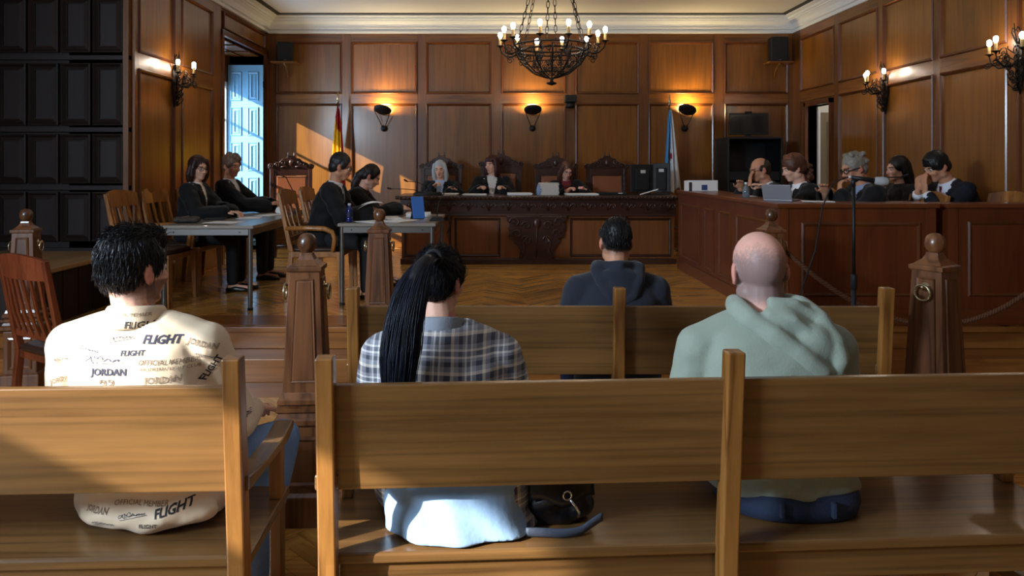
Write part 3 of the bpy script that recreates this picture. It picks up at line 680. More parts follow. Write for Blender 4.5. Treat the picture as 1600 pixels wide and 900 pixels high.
# ---------------------------------------------------------------- chandelier
def spiral(c, r, turns, u, v_, n=20, k=.85, ph=0):
    c, u, v_ = Vector(c), Vector(u), Vector(v_)
    return [c+(u*math.cos(ph+turns*2*PI*t)+v_*math.sin(ph+turns*2*PI*t))*r*(1-k*t) for t in np.linspace(0, 1, n)]
CANDLE = MB().lathe([(.0135, 0), (.014, .07), (.012, .075)], seg=10).mesh('candle_sleeve'); CANDLE.materials.append(M['candle'])
BULB = MB().lathe([(.008, 0), (.013, .008), (.0195, .022), (.021, .034), (.018, .047), (.010, .056), (.002, .059)], seg=10).mesh('bulb'); BULB.materials.append(M['bulb'])
PAN = MB().lathe([(.006, -.015), (.012, -.004), (.036, .008), (.034, .011), (.012, .004)], seg=14).mesh('drip_pan'); PAN.materials.append(M['iron'])
def candle(parent, p):
    c = mesh_obj('drip_pan', PAN, None, parent, p); smooth_by_angle(c) if False else None
    mesh_obj('candle_sleeve', CANDLE, None, parent, (p[0], p[1], p[2]+.004), smooth=True)
    mesh_obj('bulb', BULB, None, parent, (p[0], p[1], p[2]+.078), smooth=True)
CHX, CHY, CHZ = X(862, 6.85), 6.85, 2.66
def chandelier(loc, label):
    r = empty('chandelier', loc, label=label, cat='chandelier')
    for rad, z in ((.36, .015), (.30, -.03)):
        MB().tube([(rad*math.cos(t), rad*math.sin(t), z) for t in np.linspace(0, 2*PI, 49)[:-1]], .009, 6, True).build('hoop', M['iron'], r, smooth=True)
    for k in range(12):
        a = 2*PI*(k+.42)/12; e = Vector((math.cos(a), math.sin(a), 0)); zz = Vector((0, 0, 1)); R_ = .50 if k % 2 else .455; up = 0 if k % 2 else .012
        arm = MB().tube([e*.30-zz*.03, e*.38-zz*.065, e*.44-zz*.06, e*(R_-.015)-zz*.02, e*R_+zz*(.02+up)], [.008, .009, .009, .008, .007], 6)
        arm.tube(spiral(e*.41-zz*.02, .04, 1.6, e, zz), .005, 5); arm.tube(spiral(e*.40-zz*.10, .035, 1.5, -e, zz), .005, 5)
        am = arm.build('arm', M['iron'], r, smooth=True); candle(am, tuple(e*R_+zz*(.035+up)))
    bk = MB()
    for k in range(12):
        a = 2*PI*(k+.9)/12; e = Vector((math.cos(a), math.sin(a), 0)); zz = Vector((0, 0, 1)); tdir = Vector((-e.y, e.x, 0))
        pts = [e*.34+zz*.0, e*.33-zz*.06, e*.27-zz*.15, e*.17-zz*.235, e*.06-zz*.275, e*.0-zz*.285]
        MB().tube(pts, [.007]*6, 6).build('basket_rib', M['iron'], r, smooth=True)
        sc_ = MB()
        for q in range(4):
            t = .1+.2*q; c = e*(.33-.08*q)-zz*(.05+.055*q)+tdir*.03*(1 if q % 2 else -1)
            sc_.tube(spiral(c, .032, 1.5, tdir, zz, 14), .004, 4); sc_.tube(spiral(c-zz*.02, .022, 1.4, e, zz, 12), .004, 4)
        sc_.build('scroll_work', M['iron'], r, smooth=True, kind='stuff')
    for rad, z in ((.27, -.15), (.17, -.235)): MB().tube([(rad*math.cos(t), rad*math.sin(t), z) for t in np.linspace(0, 2*PI, 33)[:-1]], .005, 5, True).build('basket_hoop', M['iron'], r, smooth=True)
    MB().lathe([(.004, -.35), (.02, -.345), (.045, -.335), (.048, -.325), (.02, -.315), (.012, -.30), (.03, -.285), (.004, -.27)], seg=16).build('bottom_boss', M['iron'], r, smooth=True)
    top = ZT-loc[2]-.03
    for k in range(6):
        a = 2*PI*(k+.3)/6; e = Vector((math.cos(a), math.sin(a), 0)); p0 = e*.34+Vector((0, 0, .02)); p1 = e*.05+Vector((0, 0, top)); L = (p1-p0).length; n = int(L/.062)
        ch = MB(); d, u, v_ = basis(p1-p0)
        for i in range(n):
            c = p0.lerp(p1, (i+.5)/n); s_ = u if i % 2 else v_
            ch.tube([c+d*.038*math.cos(t)+s_*.014*math.sin(t) for t in np.linspace(0, 2*PI, 13)[:-1]], .0035, 5, True)
        ch.build('hanging_chain', M['iron'], r, smooth=True)
    MB().lathe([(.03, top-.05), (.08, top), (.085, top+.029), (.01, top+.03)], seg=20).build('ceiling_rose', M['iron'], r, smooth=True)
    return r
chd = chandelier((CHX, CHY, CHZ), 'round wrought iron chandelier with candle bulbs hanging from chains')
# ---------------------------------------------------------------- wall sconces with candle bulbs
def sconce(loc, rz, label):
    r = empty('wall_sconce', loc, rz, label=label, cat='sconce', group='wrought iron wall sconces')   # +y out of the wall, z from the lower tip
    MB().prism([(-.05, .22), (-.02, .06), (0, 0), (.02, .06), (.05, .22), (.045, .40), (0, .46), (-.045, .40)], 0, .012).build('backplate', M['iron'], r)
    ux, uz, uy = Vector((1, 0, 0)), Vector((0, 0, 1)), Vector((0, 1, 0))
    random.seed(3)
    for s in (-1, 1):
        for q in range(6):
            z = .06+q*.06; sc_ = MB().tube(spiral((s*(.02+.012*q), .03+.012*q, z), .035+.004*q, 1.5, ux*s, uz*(1 if q % 2 else -1), 18), .0055, 5)
            sc_.tube([(0, .02, z-.03), (s*.03, .05, z), (s*.05, .075, z+.03), (s*.035, .085, z+.05)], .005, 5); sc_.build('scroll_leaf', M['iron'], r, smooth=True, kind='stuff')
    tm = MB()
    for s in (-1, 1): tm.tube([(0, .02, .40), (s*.03, .03, .47), (s*.055, .04, .53), (s*.03, .045, .565), (s*.005, .045, .54), (s*.03, .045, .525)], [.007, .007, .006, .006, .005, .004], 6)
    tm.tube([(0, .02, .40), (0, .05, .52), (.0, .055, .60)], [.008, .006, .003], 6); tm.build('top_scroll', M['iron'], r, smooth=True)
    for s, x, y in ((-1, -.20, .13), (1, .20, .13), (0, .0, .21)):
        e = Vector((x, y, 0)).normalized(); L = Vector((x, y, 0)).length
        arm = MB().tube([Vector((0, .01, .30)), e*L*.35+uz*.24, e*L*.7+uz*.235, e*L*.95+uz*.29, e*L+uz*.34], [.009, .009, .008, .007, .006], 6)
        arm.tube(spiral(e*L*.62+uz*.30, .05, 1.7, e, uz, 22), .005, 5); arm.tube(spiral(e*L*1.05+uz*.27, .032, 1.5, e, -uz, 18), .0045, 5)
        am = arm.build('arm', M['iron'], r, smooth=True); candle(am, tuple(e*L+uz*.355))
    return r
sconce((XL+.03, 7.72, 2.16), -PI/2, 'wrought iron candle sconce on the left wall beside the blue shutter')
sconce((XR-.03, 8.36, 2.15), PI/2, 'wrought iron candle sconce on the right wall near the open door')
sconce((XR-.03, 6.22, 2.17), PI/2, 'wrought iron candle sconce cut by the right edge of the picture')
# ---------------------------------------------------------------- black wall uplights with V brackets
def uplight(px, label, turn):
    r = empty('wall_uplight', (X(px, YB-.05), YB-.03, 0), 0, label=label, cat='wall lamp', group='black dish uplights on the back wall')
    z0, z1 = Z(200, 10.85), Z(172, 10.8)
    ft = MB().lathe([(.02, 0), (.048, .004), (.048, .03), (.03, .05), (.004, .055)], seg=16).build('wall_foot', M['black'], r, smooth=True); ft.matrix_local = Matrix.Translation((0, 0, z0)) @ Matrix.Rotation(PI/2, 4, 'X')
    for s in (-1, 1): MB().tube([(s*.015, -.045, z0+.01), (s*.125, -.16, z1+.004)], .006, 6).build('bracket_rod', M['black'], r, smooth=True)
    dish = MB().lathe([(.004, -.035), (.05, -.033), (.10, -.022), (.128, 0), (.130, .014), (.12, .014), (.10, -.008), (.05, -.018), (.004, -.02)], seg=24).build('dish', M['black'], r, smooth=True)
    dm = Matrix.Translation((0, -.16, z1)) @ Matrix.Rotation(turn, 4, 'Y') @ Matrix.Rotation(math.radians(-28), 4, 'X')
    dish.matrix_local = dm
    lamp = MB().lathe([(.004, 0), (.06, .0), (.06, .004), (.004, .004)], seg=16).build('lamp_glass', M['lamp_glass'], r); lamp.matrix_local = dm @ Matrix.Translation((0, 0, -.006))
    n = (dm.to_3x3() @ Vector((0, 0, 1)))
    l = light('lamp_beam', 'AREA', (0, 0, 0), 15, (1, .74, .34), shape='DISK', size=.13, spread=math.radians(170)); l.parent = r
    l.matrix_local = dm @ Matrix.Translation((0, 0, .02)) @ Matrix.Rotation(PI, 4, 'X')
    return r
M['lamp_glass'] = plain('lit_lamp_glass', (255, 230, 180), .3, emit=(255, 205, 130), estr=6)
uplight(600, 'black dish wall lamp above the man and woman in black', .15); uplight(832, 'black dish wall lamp above the middle judge, under the chandelier', 0); uplight(1070, 'black dish wall lamp beside the white and blue flag', .35)
# ---------------------------------------------------------------- loudspeakers on shelves
def speaker(px0, px1, py0, py1, d, label, turn):
    x0, x1, z1, z0 = X(px0, d), X(px1, d), Z(py0, d), Z(py1, d)
    sh_ = empty('speaker_shelf', ((x0+x1)/2, YB-.031, z0-.02), 0, label='small wooden shelf carrying the '+label, cat='shelf')
    box('shelf_board', M['rail'], -.18, .18, -.30, 0, 0, .018, sh_, bevel=.003)
    MB().tube([(0, -.01, -.20), (0, -.03, -.12), (0, -.10, -.04), (0, -.22, -.004)], .012, 6).build('shelf_bracket', M['rail'], sh_, smooth=True)
    w_, h_ = x1-x0, z1-z0
    r = empty('loudspeaker', ((x0+x1)/2, YB-.175, z0-.002), turn, label=label, cat='speaker')
    box('cabinet', M['black'], -w_/2, w_/2, -.10, .11, 0, h_, r, bevel=.008)
    box('grille', M['matte_black'], -w_/2+.012, w_/2-.012, -.112, -.10, .012, h_-.012, r, bevel=.01)
    box('badge', M['steel'], -.02, .02, -.115, -.112, .02, .028, r)
speaker(434, 457, 66, 97, 10.8, 'black loudspeaker high on the back wall by the left corner', .2)
speaker(1204, 1230, 58, 97, 10.8, 'black loudspeaker high on the back wall by the right corner', -.15)
# security camera on the rail
r = empty('surveillance_camera', (X(890, 10.9), YB-.03, Z(156, 10.9)), label='small black surveillance camera on the wall rail under the chandelier', cat='camera')
box('mount_plate', M['black'], -.05, .05, -.02, 0, -.06, .06, r, bevel=.004); MB().tube([(0, -.02, .03), (0, -.09, .05), (0, -.12, .03)], .014, 8).build('mount_arm', M['black'], r, smooth=True)
box('housing', M['black'], -.085, .085, -.24, -.07, -.05, .06, r, bevel=.015); MB().lathe([(.06, -.13), (.066, -.09), (.06, -.04), (.03, -.035)], (0, -.15, 0), 16).build('dome', M['black'], r, smooth=True)
# ---------------------------------------------------------------- flags on poles
def flag(px, ptop, pbot, d, label, fcol, sway, wid):
    r = empty('flag', (X(px, d), d, PZ), label=label, cat='flag')
    zt = Z(ptop, d)-PZ; z1 = Z(ptop+26, d)-PZ; z0 = Z(pbot, d)-PZ
    MB().lathe([(.013, .03), (.013, zt-.16)], seg=10).build('pole', M['carved'], r, smooth=True)
    MB().lathe([(.013, zt-.17), (.024, zt-.16), (.014, zt-.145), (.02, zt-.12), (.012, zt-.06), (.002, zt)], seg=10).build('finial', M['ring_brass'], r, smooth=True)
    MB().lathe([(.15, 0), (.15, .02), (.06, .04), (.03, .06), (.02, .12), (.013, .13)], seg=20).build('stand', M['ring_brass'], r, smooth=True)
    nu, nv = 70, 46; v = []; col = []
    for j in range(nv):
        t = j/(nv-1); z = z1+(z0-z1)*t; w_ = .02+wid*(t**.7)
        for i in range(nu):
            a = i/(nu-1)
            x = (a-.42)*w_+sway*t+.006*math.sin(a*9+t*3); y = -.02+.035*(.4+t)*math.sin(a*2*PI*3.2+t*1.5)+.012*math.sin(a*31)
            v.append((x, y, z+.04*math.sin(a*PI*3)*t)); col.append(fcol(a, t))
    f = [(j*nu+i, j*nu+i+1, (j+1)*nu+i+1, (j+1)*nu+i) for j in range(nv-1) for i in range(nu-1)]
    me = MB().add(v, f).mesh('flag_cloth'); set_col(me, np.array(col)); o = mesh_obj('flag_cloth', me, M['flag_cloth'], r, smooth=True)
    s_ = o.modifiers.new('thick', 'SOLIDIFY'); s_.thickness = .002
M['flag_cloth'] = painted('flag_cloth', .6, .05)
RED, YEL, WHT, BLU = sr((176, 24, 30))[:3], sr((246, 196, 24))[:3], sr((232, 234, 236))[:3], sr((86, 160, 214))[:3]
def spain(a, t):
    b = t*1.0-.22*a
    return RED if b < .13 or a > .86-.1*t else (YEL if t < .70+.1*a else RED)
def galicia(a, t):
    if .42 < a < .52 and .52 < t < .60: return sr((150, 40, 60))[:3]
    if .30 < a < .44 and .54 < t < .62: return sr((30, 70, 150))[:3]
    return BLU if a < .50-.35*t+.12*(t < .6) else WHT
flag(528, 142, 300, 10.55, 'red and yellow flag hanging on a pole behind the man in black', spain, -.03, .24)
flag(1046, 146, 297, 10.5, 'white and light blue flag hanging on a pole beside the black monitors', galicia, .02, .24)
# ---------------------------------------------------------------- screen and equipment rack in the right corner
rk = empty('equipment_rack', (X(1132, 10.3), 10.15, PZ), label='tall black equipment rack with small lights in the right back corner', cat='rack')
rw, rh = X(1221, 10.2)-X(1132, 10.3), Z(214, 10.2)-PZ
MB().box(0, .025, 0, .6, 0, rh).box(rw-.025, rw, 0, .6, 0, rh).box(.025, rw-.025, .58, .6, 0, rh).box(.025, rw-.025, 0, .58, rh-.03, rh).box(.025, rw-.025, 0, .58, 0, .08).build('rack_frame', M['black'], rk, bevel=.004)
M['led'] = plain('led', (230, 240, 250), .4, emit=(220, 235, 255), estr=3)
for k in range(7):
    un = box('rack_unit', M['matte_black'], .03, rw-.03, .03, .55, .12+k*.15, .12+k*.15+.12, rk, bevel=.004)
    for j in range(3 if k > 3 else 1): box('indicator_light', M['led'], .35+j*.10+.03*k % .09, .362+j*.10+.03*k % .09, .024, .03, .17+k*.15, .18+k*.15, un)
tv = empty('flat_screen', (X(1172, 10.35), 10.40, PZ+rh), label='flat dark screen standing on top of the equipment rack', cat='screen')
tw, th = X(1203, 10.35)-X(1141, 10.35), Z(177, 10.35)-Z(211, 10.35)
box('bezel', M['black'], -tw/2, tw/2, 0, .05, .04, .04+th, tv, bevel=.006); box('display', M['glass_dark'], -tw/2+.015, tw/2-.015, -.003, .0, .06, .02+th, tv)
box('stand_neck', M['black'], -.04, .04, .01, .04, .01, .05, tv); box('stand_foot', M['black'], -.15, .15, -.08, .12, 0, .012, tv, bevel=.004); box('webcam', M['black'], -.05, .05, 0, .04, .04+th, .065+th, tv, bevel=.008)
# ---------------------------------------------------------------- people
def remesh(mb, voxel, smooth=4, dec=None, fac=.5):
    me = mb.mesh('t'); ob = bpy.data.objects.new('t', me); COL.objects.link(ob)
    m = ob.modifiers.new('r', 'REMESH'); m.mode = 'VOXEL'; m.voxel_size = voxel; m.adaptivity = 0
    if smooth: q = ob.modifiers.new('s', 'SMOOTH'); q.factor = fac; q.iterations = smooth
    if dec: q = ob.modifiers.new('d', 'DECIMATE'); q.ratio = dec
    dg = bpy.context.evaluated_depsgraph_get(); out = bpy.data.meshes.new_from_object(ob.evaluated_get(dg))
    bpy.data.objects.remove(ob); bpy.data.meshes.remove(me)
    out.materials.clear(); out.polygons.foreach_set('use_smooth', [True]*len(out.polygons))
    return out
def V3(*a): return Vector(a)
M['skin'] = painted('skin', .5, .10, 300, spec=.35, sss=.12)
M['cloth_paint'] = painted('cloth', .85, .25, 140, sheen=.15, spec=.2)
M['hair_paint'] = painted('hair', .42, .25, 200, spec=.4)
M['black_robe'] = plain('black_robe_cloth', (15, 15, 17), .78, bump=.2, bscale=60, sheen=.1, spec=.25)
M['dark_suit'] = plain('dark_suit_cloth', (24, 27, 36), .8, bump=.15, bscale=80, spec=.25)
M['white_shirt'] = painted('shirt_cotton', .8, .12, 90, spec=.2)
M['trouser_dark'] = plain('dark_trousers', (18, 18, 21), .85, bump=.15)
M['shoe'] = plain('black_shoe', (16, 14, 13), .35)
M['eye'] = painted('eyeball', .2, 0)
SK = {'fair': (224, 172, 146), 'tan': (196, 140, 108), 'pink': (226, 170, 152), 'deep': (176, 122, 92)}
def ux_basis(tw): return V3(math.cos(tw), math.sin(tw), 0), V3(-math.sin(tw), math.cos(tw), 0)
def head_parts(mb, s, ear=1.0):
    mb.ell((0, -.012, .025), (.075*s, .095*s, .091*s), seg=24, rings=16)
    mb.ell((0, .020*s, -.035*s), (.060*s, .072*s, .084*s), seg=20, rings=14)
    mb.ell((0, .058*s, -.094*s), (.034*s, .028*s, .024*s)); mb.ell((0, .080*s, .020*s), (.050*s, .016*s, .012*s))
    mb.cone((0, .090*s, .002*s), (0, .108*s, -.034*s), .008*s, .0125*s, 10)
    for k in (-1, 1):
        mb.ell((k*.034*s, .062*s, -.032*s), .026*s); mb.ell((k*.013*s, .100*s, -.036*s), .009*s)
        mb.ell((k*.052*s, -.0*s, -.07*s), (.02*s, .035*s, .03*s))
        R = Matrix.Rotation(k*.35, 3, 'Z') @ Matrix.Rotation(-.15, 3, 'X')
        mb.ell((k*.071*s, .0*s, -.018*s), (.011*s, .017*s, .026*s)); mb.ell((k*.080*s, -.008*s, -.010*s), (.0085*s*ear, .020*s*ear, .033*s*ear), R); mb.ell((k*.077*s, -.001*s, -.036*s), (.008*s, .010*s, .012*s))
    mb.ell((0, .088*s, -.064*s), (.023*s, .011*s, .007*s)); mb.ell((0, .086*s, -.074*s), (.019*s, .010*s, .007*s))
def hand_parts(mb, wr, f, n, side, s, curl=.5, spread=1.0):
    f = f.normalized(); n = (n-f*n.dot(f)).normalized(); l = f.cross(n)*side     # l points to the thumb side
    R = Matrix((l, f, n)).transposed()
    mb.ell(wr+f*.048*s, (.040*s, .050*s, .016*s), R, 14, 9)
    for i, (o, L) in enumerate(((.030, .070), (.010, .079), (-.011, .073), (-.030, .058))):
        p = wr+f*.086*s+l*o*s*spread; d = (f+l*o*4*(spread-1+.12)).normalized(); pts = [p]; a = 0
        for q, seg in enumerate((.45, .32, .23)):
            a += curl*(.75 if q == 0 else .95); dd_ = d*math.cos(a)+n*math.sin(a); pts.append(pts[-1]+dd_*L*seg*s)
        mb.chain(pts, [.0095*s, .009*s, .0085*s, .0075*s], 8)
    t0 = wr+f*.025*s+l*.030*s; t1 = t0+(f*.6+l*.75+n*.25).normalized()*.038*s; t2 = t1+(f*.95+l*.15+n*.3).normalized()*.034*s
    mb.chain([t0, t1, t2], [.014*s, .011*s, .009*s], 8)
def ik(S_, T, l1, l2, hint):
    D = T-S_; d = min(D.length, (l1+l2)*.985); D = D.normalized(); T = S_+D*d
    a = (l1*l1-l2*l2+d*d)/(2*d); h = math.sqrt(max(0, l1*l1-a*a)); p = (hint-D*hint.dot(D)).normalized()
    return S_+D*a+p*h, T
def person(label, loc, rz, s=1.0, seat=.45, lean=(.1, .1, .1), side=0.0, twist=0.0, head=(0, 0, 0), hands=((.2, .35, .72), (-.2, .35, .72)), hdir=(None, None), hnorm=((0, 0, -1), (0, 0, -1)), curl=(.5, .5),
           w=1.0, depth=1.0, belly=0.0, skin='fair', voxel=.0075, top='robe', topmat=None, infl=.022, vneck=(.05, .32), shirt=(235, 235, 232), tie=None, pants=None, knees=(.11, .46), kspread=0.0, headscale=1.0,
           stubble=None, hints=None, face=True, dec=.5, feet=.0, collar=True, sleeve=.95, neckdrop=0.0, hemdrop=0.0, shdrop=0.0):
    I = {}; body = MB(); ux, uy = ux_basis(twist)
    D = lambda a: V3(side, math.sin(a), math.cos(a)).normalized()
    FW = lambda a: V3(0, math.cos(a), -math.sin(a))
    pel = V3(0, 0, seat+.10*s); C = pel+D(lean[0])*.26*s; Nk = C+D(lean[1])*.245*s; Hd = Nk+D(lean[2])*(.175-neckdrop)*s
    Sc = C+D(lean[1])*.185*s; fv = FW(lean[1]); fw = V3(ux.y*-1, ux.x, 0)*math.cos(lean[1])+V3(0, 0, -math.sin(lean[1]))
    Sh = {k: Sc+ux*k*.178*s*w-V3(0, 0, shdrop) for k in (1, -1)}
    px_ = V3(1, 0, 0)
    def torso(mb, i, low=.0, flare=0.0):
        b = belly
        mb.loft([(pel-V3(0, .0, .09*s-low), px_*(.155*w*s+i+flare), FW(lean[0])*(.115*depth*s+i+flare*.7)), (pel-V3(0, 0, .03*s), px_*(.168*w*s+i+flare), FW(lean[0])*(.125*depth*s+b*.5+i+flare*.6)),
                 (pel+D(lean[0])*.12*s, px_*(.150*w*s+i+b*.5), FW(lean[0])*(.112*depth*s+b+i)), (C, ux*(.155*w*s+i), fw*(.112*depth*s+b*.4+i)),
                 (C+D(lean[1])*.11*s, ux*(.165*w*s+i), fw*(.112*depth*s+i)), (Sc, ux*(.150*w*s+i*.8), fw*(.092*depth*s+i*.8)), (Sc+D(lean[1])*.045*s, ux*(.10*w*s+i*.6), fw*(.075*s+i*.5)), (Nk+D(lean[1])*.005, ux*(.060*s+i*.3), fw*(.06*s+i*.3))], 28, 2.4)
        for k in (1, -1): mb.cone(Sc+ux*k*.08*s*w+D(lean[1])*.022*s, Sh[k], .052*s+i*.6, .058*s+i*.75)
    torso(body, 0)
    hm = Matrix.Translation(Hd) @ Matrix.Rotation(head[0], 4, 'Z') @ Matrix.Rotation(-head[1], 4, 'X') @ Matrix.Rotation(head[2], 4, 'Y')
    hp = MB(); head_parts(hp, s*headscale); body.add([hm @ Vector(p) for p in hp.v], hp.f)
    body.cone(Nk-D(lean[1])*.02*s, hm @ V3(0, -.022*s, -.055*s), .060*s*(.5+.5*w), .054*s*(.5+.5*w)); body.cone(Nk, hm @ V3(0, .0*s, -.07*s), .052*s, .044*s)
    arms = {}
    for j, k in enumerate((1, -1)):
        T = V3(*hands[j]); hint = V3(*(hints[j] if hints else (k*.6, -.35, -.75)))
        E, T = ik(Sh[k], T, .285*s, .255*s, hint); arms[k] = (Sh[k], E, T)
        body.chain([Sh[k], E, T], [.050*s, .040*s, .027*s]); f = V3(*hdir[j]) if hdir[j] else (T-E)
        hand_parts(body, T, f, V3(*hnorm[j]), -k, s, curl[j])
    legs = {}
    for k in (1, -1):
        hp_ = pel+V3(k*.085*s, .02, -.005); kn = V3(k*(knees[0]+kspread), knees[1]*s, seat+.065*s); an = V3(k*(knees[0]+kspread*.7), knees[1]*s+feet, .075); legs[k] = (hp_, kn, an)
        body.chain([hp_, kn, an], [.082*s, .056*s, .040*s]); body.cone(an-V3(0, .02, .03), an+V3(0, .15, -.045), .035, .028)
    me = remesh(body, voxel, 3, dec); co = coords(me)
    # paint skin
    inv = np.array(hm.inverted()); hl = co @ inv[:3, :3].T+inv[:3, 3]; sc = s*headscale; x_, y_, z_ = hl[:, 0]/sc, hl[:, 1]/sc, hl[:, 2]/sc
    base = np.array(sr(SK[skin])[:3]); c = np.tile(base, (len(co), 1)); nz = rng.normal(0, .02, len(co))[:, None]; c = c*(1+nz)
    def tint(mask, col, a): c[mask] = c[mask]*(1-a)+np.array(sr(col)[:3])*a
    onh = (z_ > -.125) & (np.abs(x_) < .11) & (np.abs(y_) < .13)
    tint(onh & (np.abs(x_) > .078), (208, 110, 96), .45)
    if face:
        tint(onh & (y_ > .092) & (z_ < -.056) & (z_ > -.080) & (np.abs(x_) < .026), (170, 84, 80), .7)
        tint(onh & (y_ > .062) & (np.abs(z_-.020) < .007) & (np.abs(np.abs(x_)-.032) < .019), (58, 40, 32), .75)
        tint(onh & (np.abs(z_+.03) < .016) & (y_ > .1), (205, 120, 100), .3)
    if stubble:
        for fn, col, a in stubble(x_, y_, z_): tint(onh & fn, col, a)
    set_col(me, c)
    r = mesh_obj('person', me, M['skin'], None, loc, rz, label=label, cat='person')
    I.update(root=r, hm=hm, C=C, Nk=Nk, Sc=Sc, pel=pel, ux=ux, fw=fw, Sh=Sh, arms=arms, legs=legs, D=D, FW=FW, s=s, lean=lean, torso=torso, sc=sc)
    if face:
        for k in (-1, 1):
            em = MB().ell((0, 0, 0), .0105*sc, seg=12, rings=9).mesh('eye'); ec = coords(em)
            set_col(em, np.where((ec[:, 1] > .0075*sc)[:, None], np.array(sr((48, 32, 24))[:3]), np.array(sr((225, 220, 212))[:3])))
            mesh_obj('eye', em, M['eye'], r, smooth=True).matrix_local = hm @ Matrix.Translation((k*.030*sc, .0790*sc, -.001*sc)) @ Matrix.Rotation(-.15, 4, 'X')
    # shirt under an open jacket or robe
    if vneck:
        sb = MB(); torso(sb, infl*.55)
        if collar: sb.loft([(Nk-D(lean[1])*.03*s, ux*.078*s, fw*.076*s), (Nk+D(lean[1])*.03*s, ux*.066*s, fw*.064*s)], 20)
        sm = remesh(sb, .010, 2, .6); q = coords(sm)-np.array(Nk); f = q @ np.array(fw); u = q @ np.array(ux); t = -q @ np.array(D(lean[1])); c = np.tile(np.array(sr(shirt)[:3]), (len(q), 1))
        if tie: c[(f > .0) & (np.abs(u) < .022+.02*np.clip(t, 0, .3)) & (t > -.01)] = np.array(sr(tie)[:3])
        set_col(sm, c); mesh_obj('shirt', sm, M['white_shirt'], r)
    tb = MB(); torso(tb, infl, flare=.01, low=hemdrop)
    for k in (1, -1):
        S_, E, T = arms[k]; W_ = E+(T-E)*(sleeve-.02); rr = infl+(.012 if top != 'custom' else .002)
        tb.chain([S_, E, W_], [.050*s+rr, .043*s+rr, .030*s+rr*(1.25 if top == 'robe' else .6)])
        if top == 'robe': tb.cone(E.lerp(W_, .5), W_-V3(0, 0, .025), .045*s+rr, .038*s+rr)
    if top in ('robe', 'jacket'): tb.loft([(Nk-D(lean[1])*.05*s-fw*.01, ux*.098*s, fw*.09*s), (Nk+D(lean[1])*.012*s-fw*.012, ux*.080*s, fw*.076*s)], 20)
    if top == 'custom':
        for k in (1, -1): tb.cone(Nk-D(lean[1])*.035*s+ux*k*.05*s, Sh[k]+V3(0, 0, -.005), .055*s+infl*.3, .062*s+infl*.7)
    I['tb'] = tb
    if top in ('robe', 'jacket'):
        tm = remesh(tb, .009, 3, .6)
        if vneck:
            bm = bmesh.new(); bm.from_mesh(tm); kill = []
            for fc in bm.faces:
                q = fc.calc_center_median()-Nk; t = -q.dot(D(lean[1])); u = abs(q.dot(ux)); f = q.dot(fw)
                if f > -.02 and -.08 < t < vneck[1] and u < vneck[0]*(1.15-t/vneck[1]): kill.append(fc)
            bmesh.ops.delete(bm, geom=kill, context='FACES'); bm.to_mesh(tm); bm.free()
        # folds
        co = coords(tm); n = np.empty(len(co)*3, np.float32); tm.vertices.foreach_get('normal', n); n = n.reshape(-1, 3)
        amp = .0035*(np.sin(co[:, 2]*55+co[:, 0]*30)+np.sin(co[:, 0]*47-co[:, 2]*38+co[:, 1]*20)); co = co+n*amp[:, None]; tm.vertices.foreach_set('co', co.ravel())
        mesh_obj('robe' if top == 'robe' else 'jacket', tm, topmat or M['black_robe'], r)
    lb = MB()
    for k in (1, -1):
        a, b, c_ = legs[k]; lb.chain([a, b, b.lerp(c_, .93)], [.095*s, .070*s, .058*s])
    lb.loft([(pel-V3(0, 0, .095*s), px_*(.165*w*s), V3(0, 1, 0)*.13*s*depth), (pel+V3(0, 0, .04), px_*(.172*w*s+.004), V3(0, 1, 0)*(.128*s*depth+belly*.5+.004))], 24)
    mesh_obj('trousers', remesh(lb, .012, 3, .5), pants or M['trouser_dark'], r)
    for k in (1, -1):
        a, b, c_ = legs[k]; MB().loft([(c_+V3(0, -.055, -.055), V3(.038, 0, 0), V3(0, 0, .022)), (c_+V3(0, .03, -.045), V3(.042, 0, 0), V3(0, 0, .034)), (c_+V3(0, .12, -.052), V3(.044, 0, 0), V3(0, 0, .024)), (c_+V3(0, .185, -.06), V3(.028, 0, 0), V3(0, 0, .014))], 16).build('shoe', M['shoe'], r, smooth=True)
    return I
def hair_obj(I, mb, col, vox=.0055, ridge=.0022, freq=46, name='hair', smooth=2, vary=.25, highlight=None, dec=None, mat=None):
    me = remesh(mb, vox, smooth, dec); co = coords(me); n = np.empty(len(co)*3, np.float32); me.vertices.foreach_get('normal', n); n = n.reshape(-1, 3)
    ang = np.arctan2(co[:, 0], -co[:, 1]); rid = np.sin(ang*freq+co[:, 2]*25+3*np.sin(co[:, 2]*14))*.6+np.sin(ang*freq*2.3-co[:, 2]*40)*.4
    co2 = co+n*(ridge*rid)[:, None]; me.vertices.foreach_set('co', co2.ravel())
    c = np.tile(np.array(sr(col)[:3]), (len(co), 1))*(1+vary*rid*.8)[:, None]
    if highlight: c = highlight(co, c)
    set_col(me, np.clip(c, 0, 1)); o = mesh_obj(name, me, mat or M['hair_paint'], I['root']); o.matrix_local = I['hm'] @ Matrix.Scale(I['sc'], 4); return o
def cap(mb, vol=0.0, front=.0):
    mb.ell((0, -.020+front, .036), (.081+vol, .093+vol, .092+vol), seg=24, rings=14); mb.ell((0, -.048, -.015), (.071+vol, .060+vol, .070), seg=18, rings=12)
    for k in (-1, 1): mb.ell((k*.064, .012, .022), (.017+vol, .046, .048))
    return mb
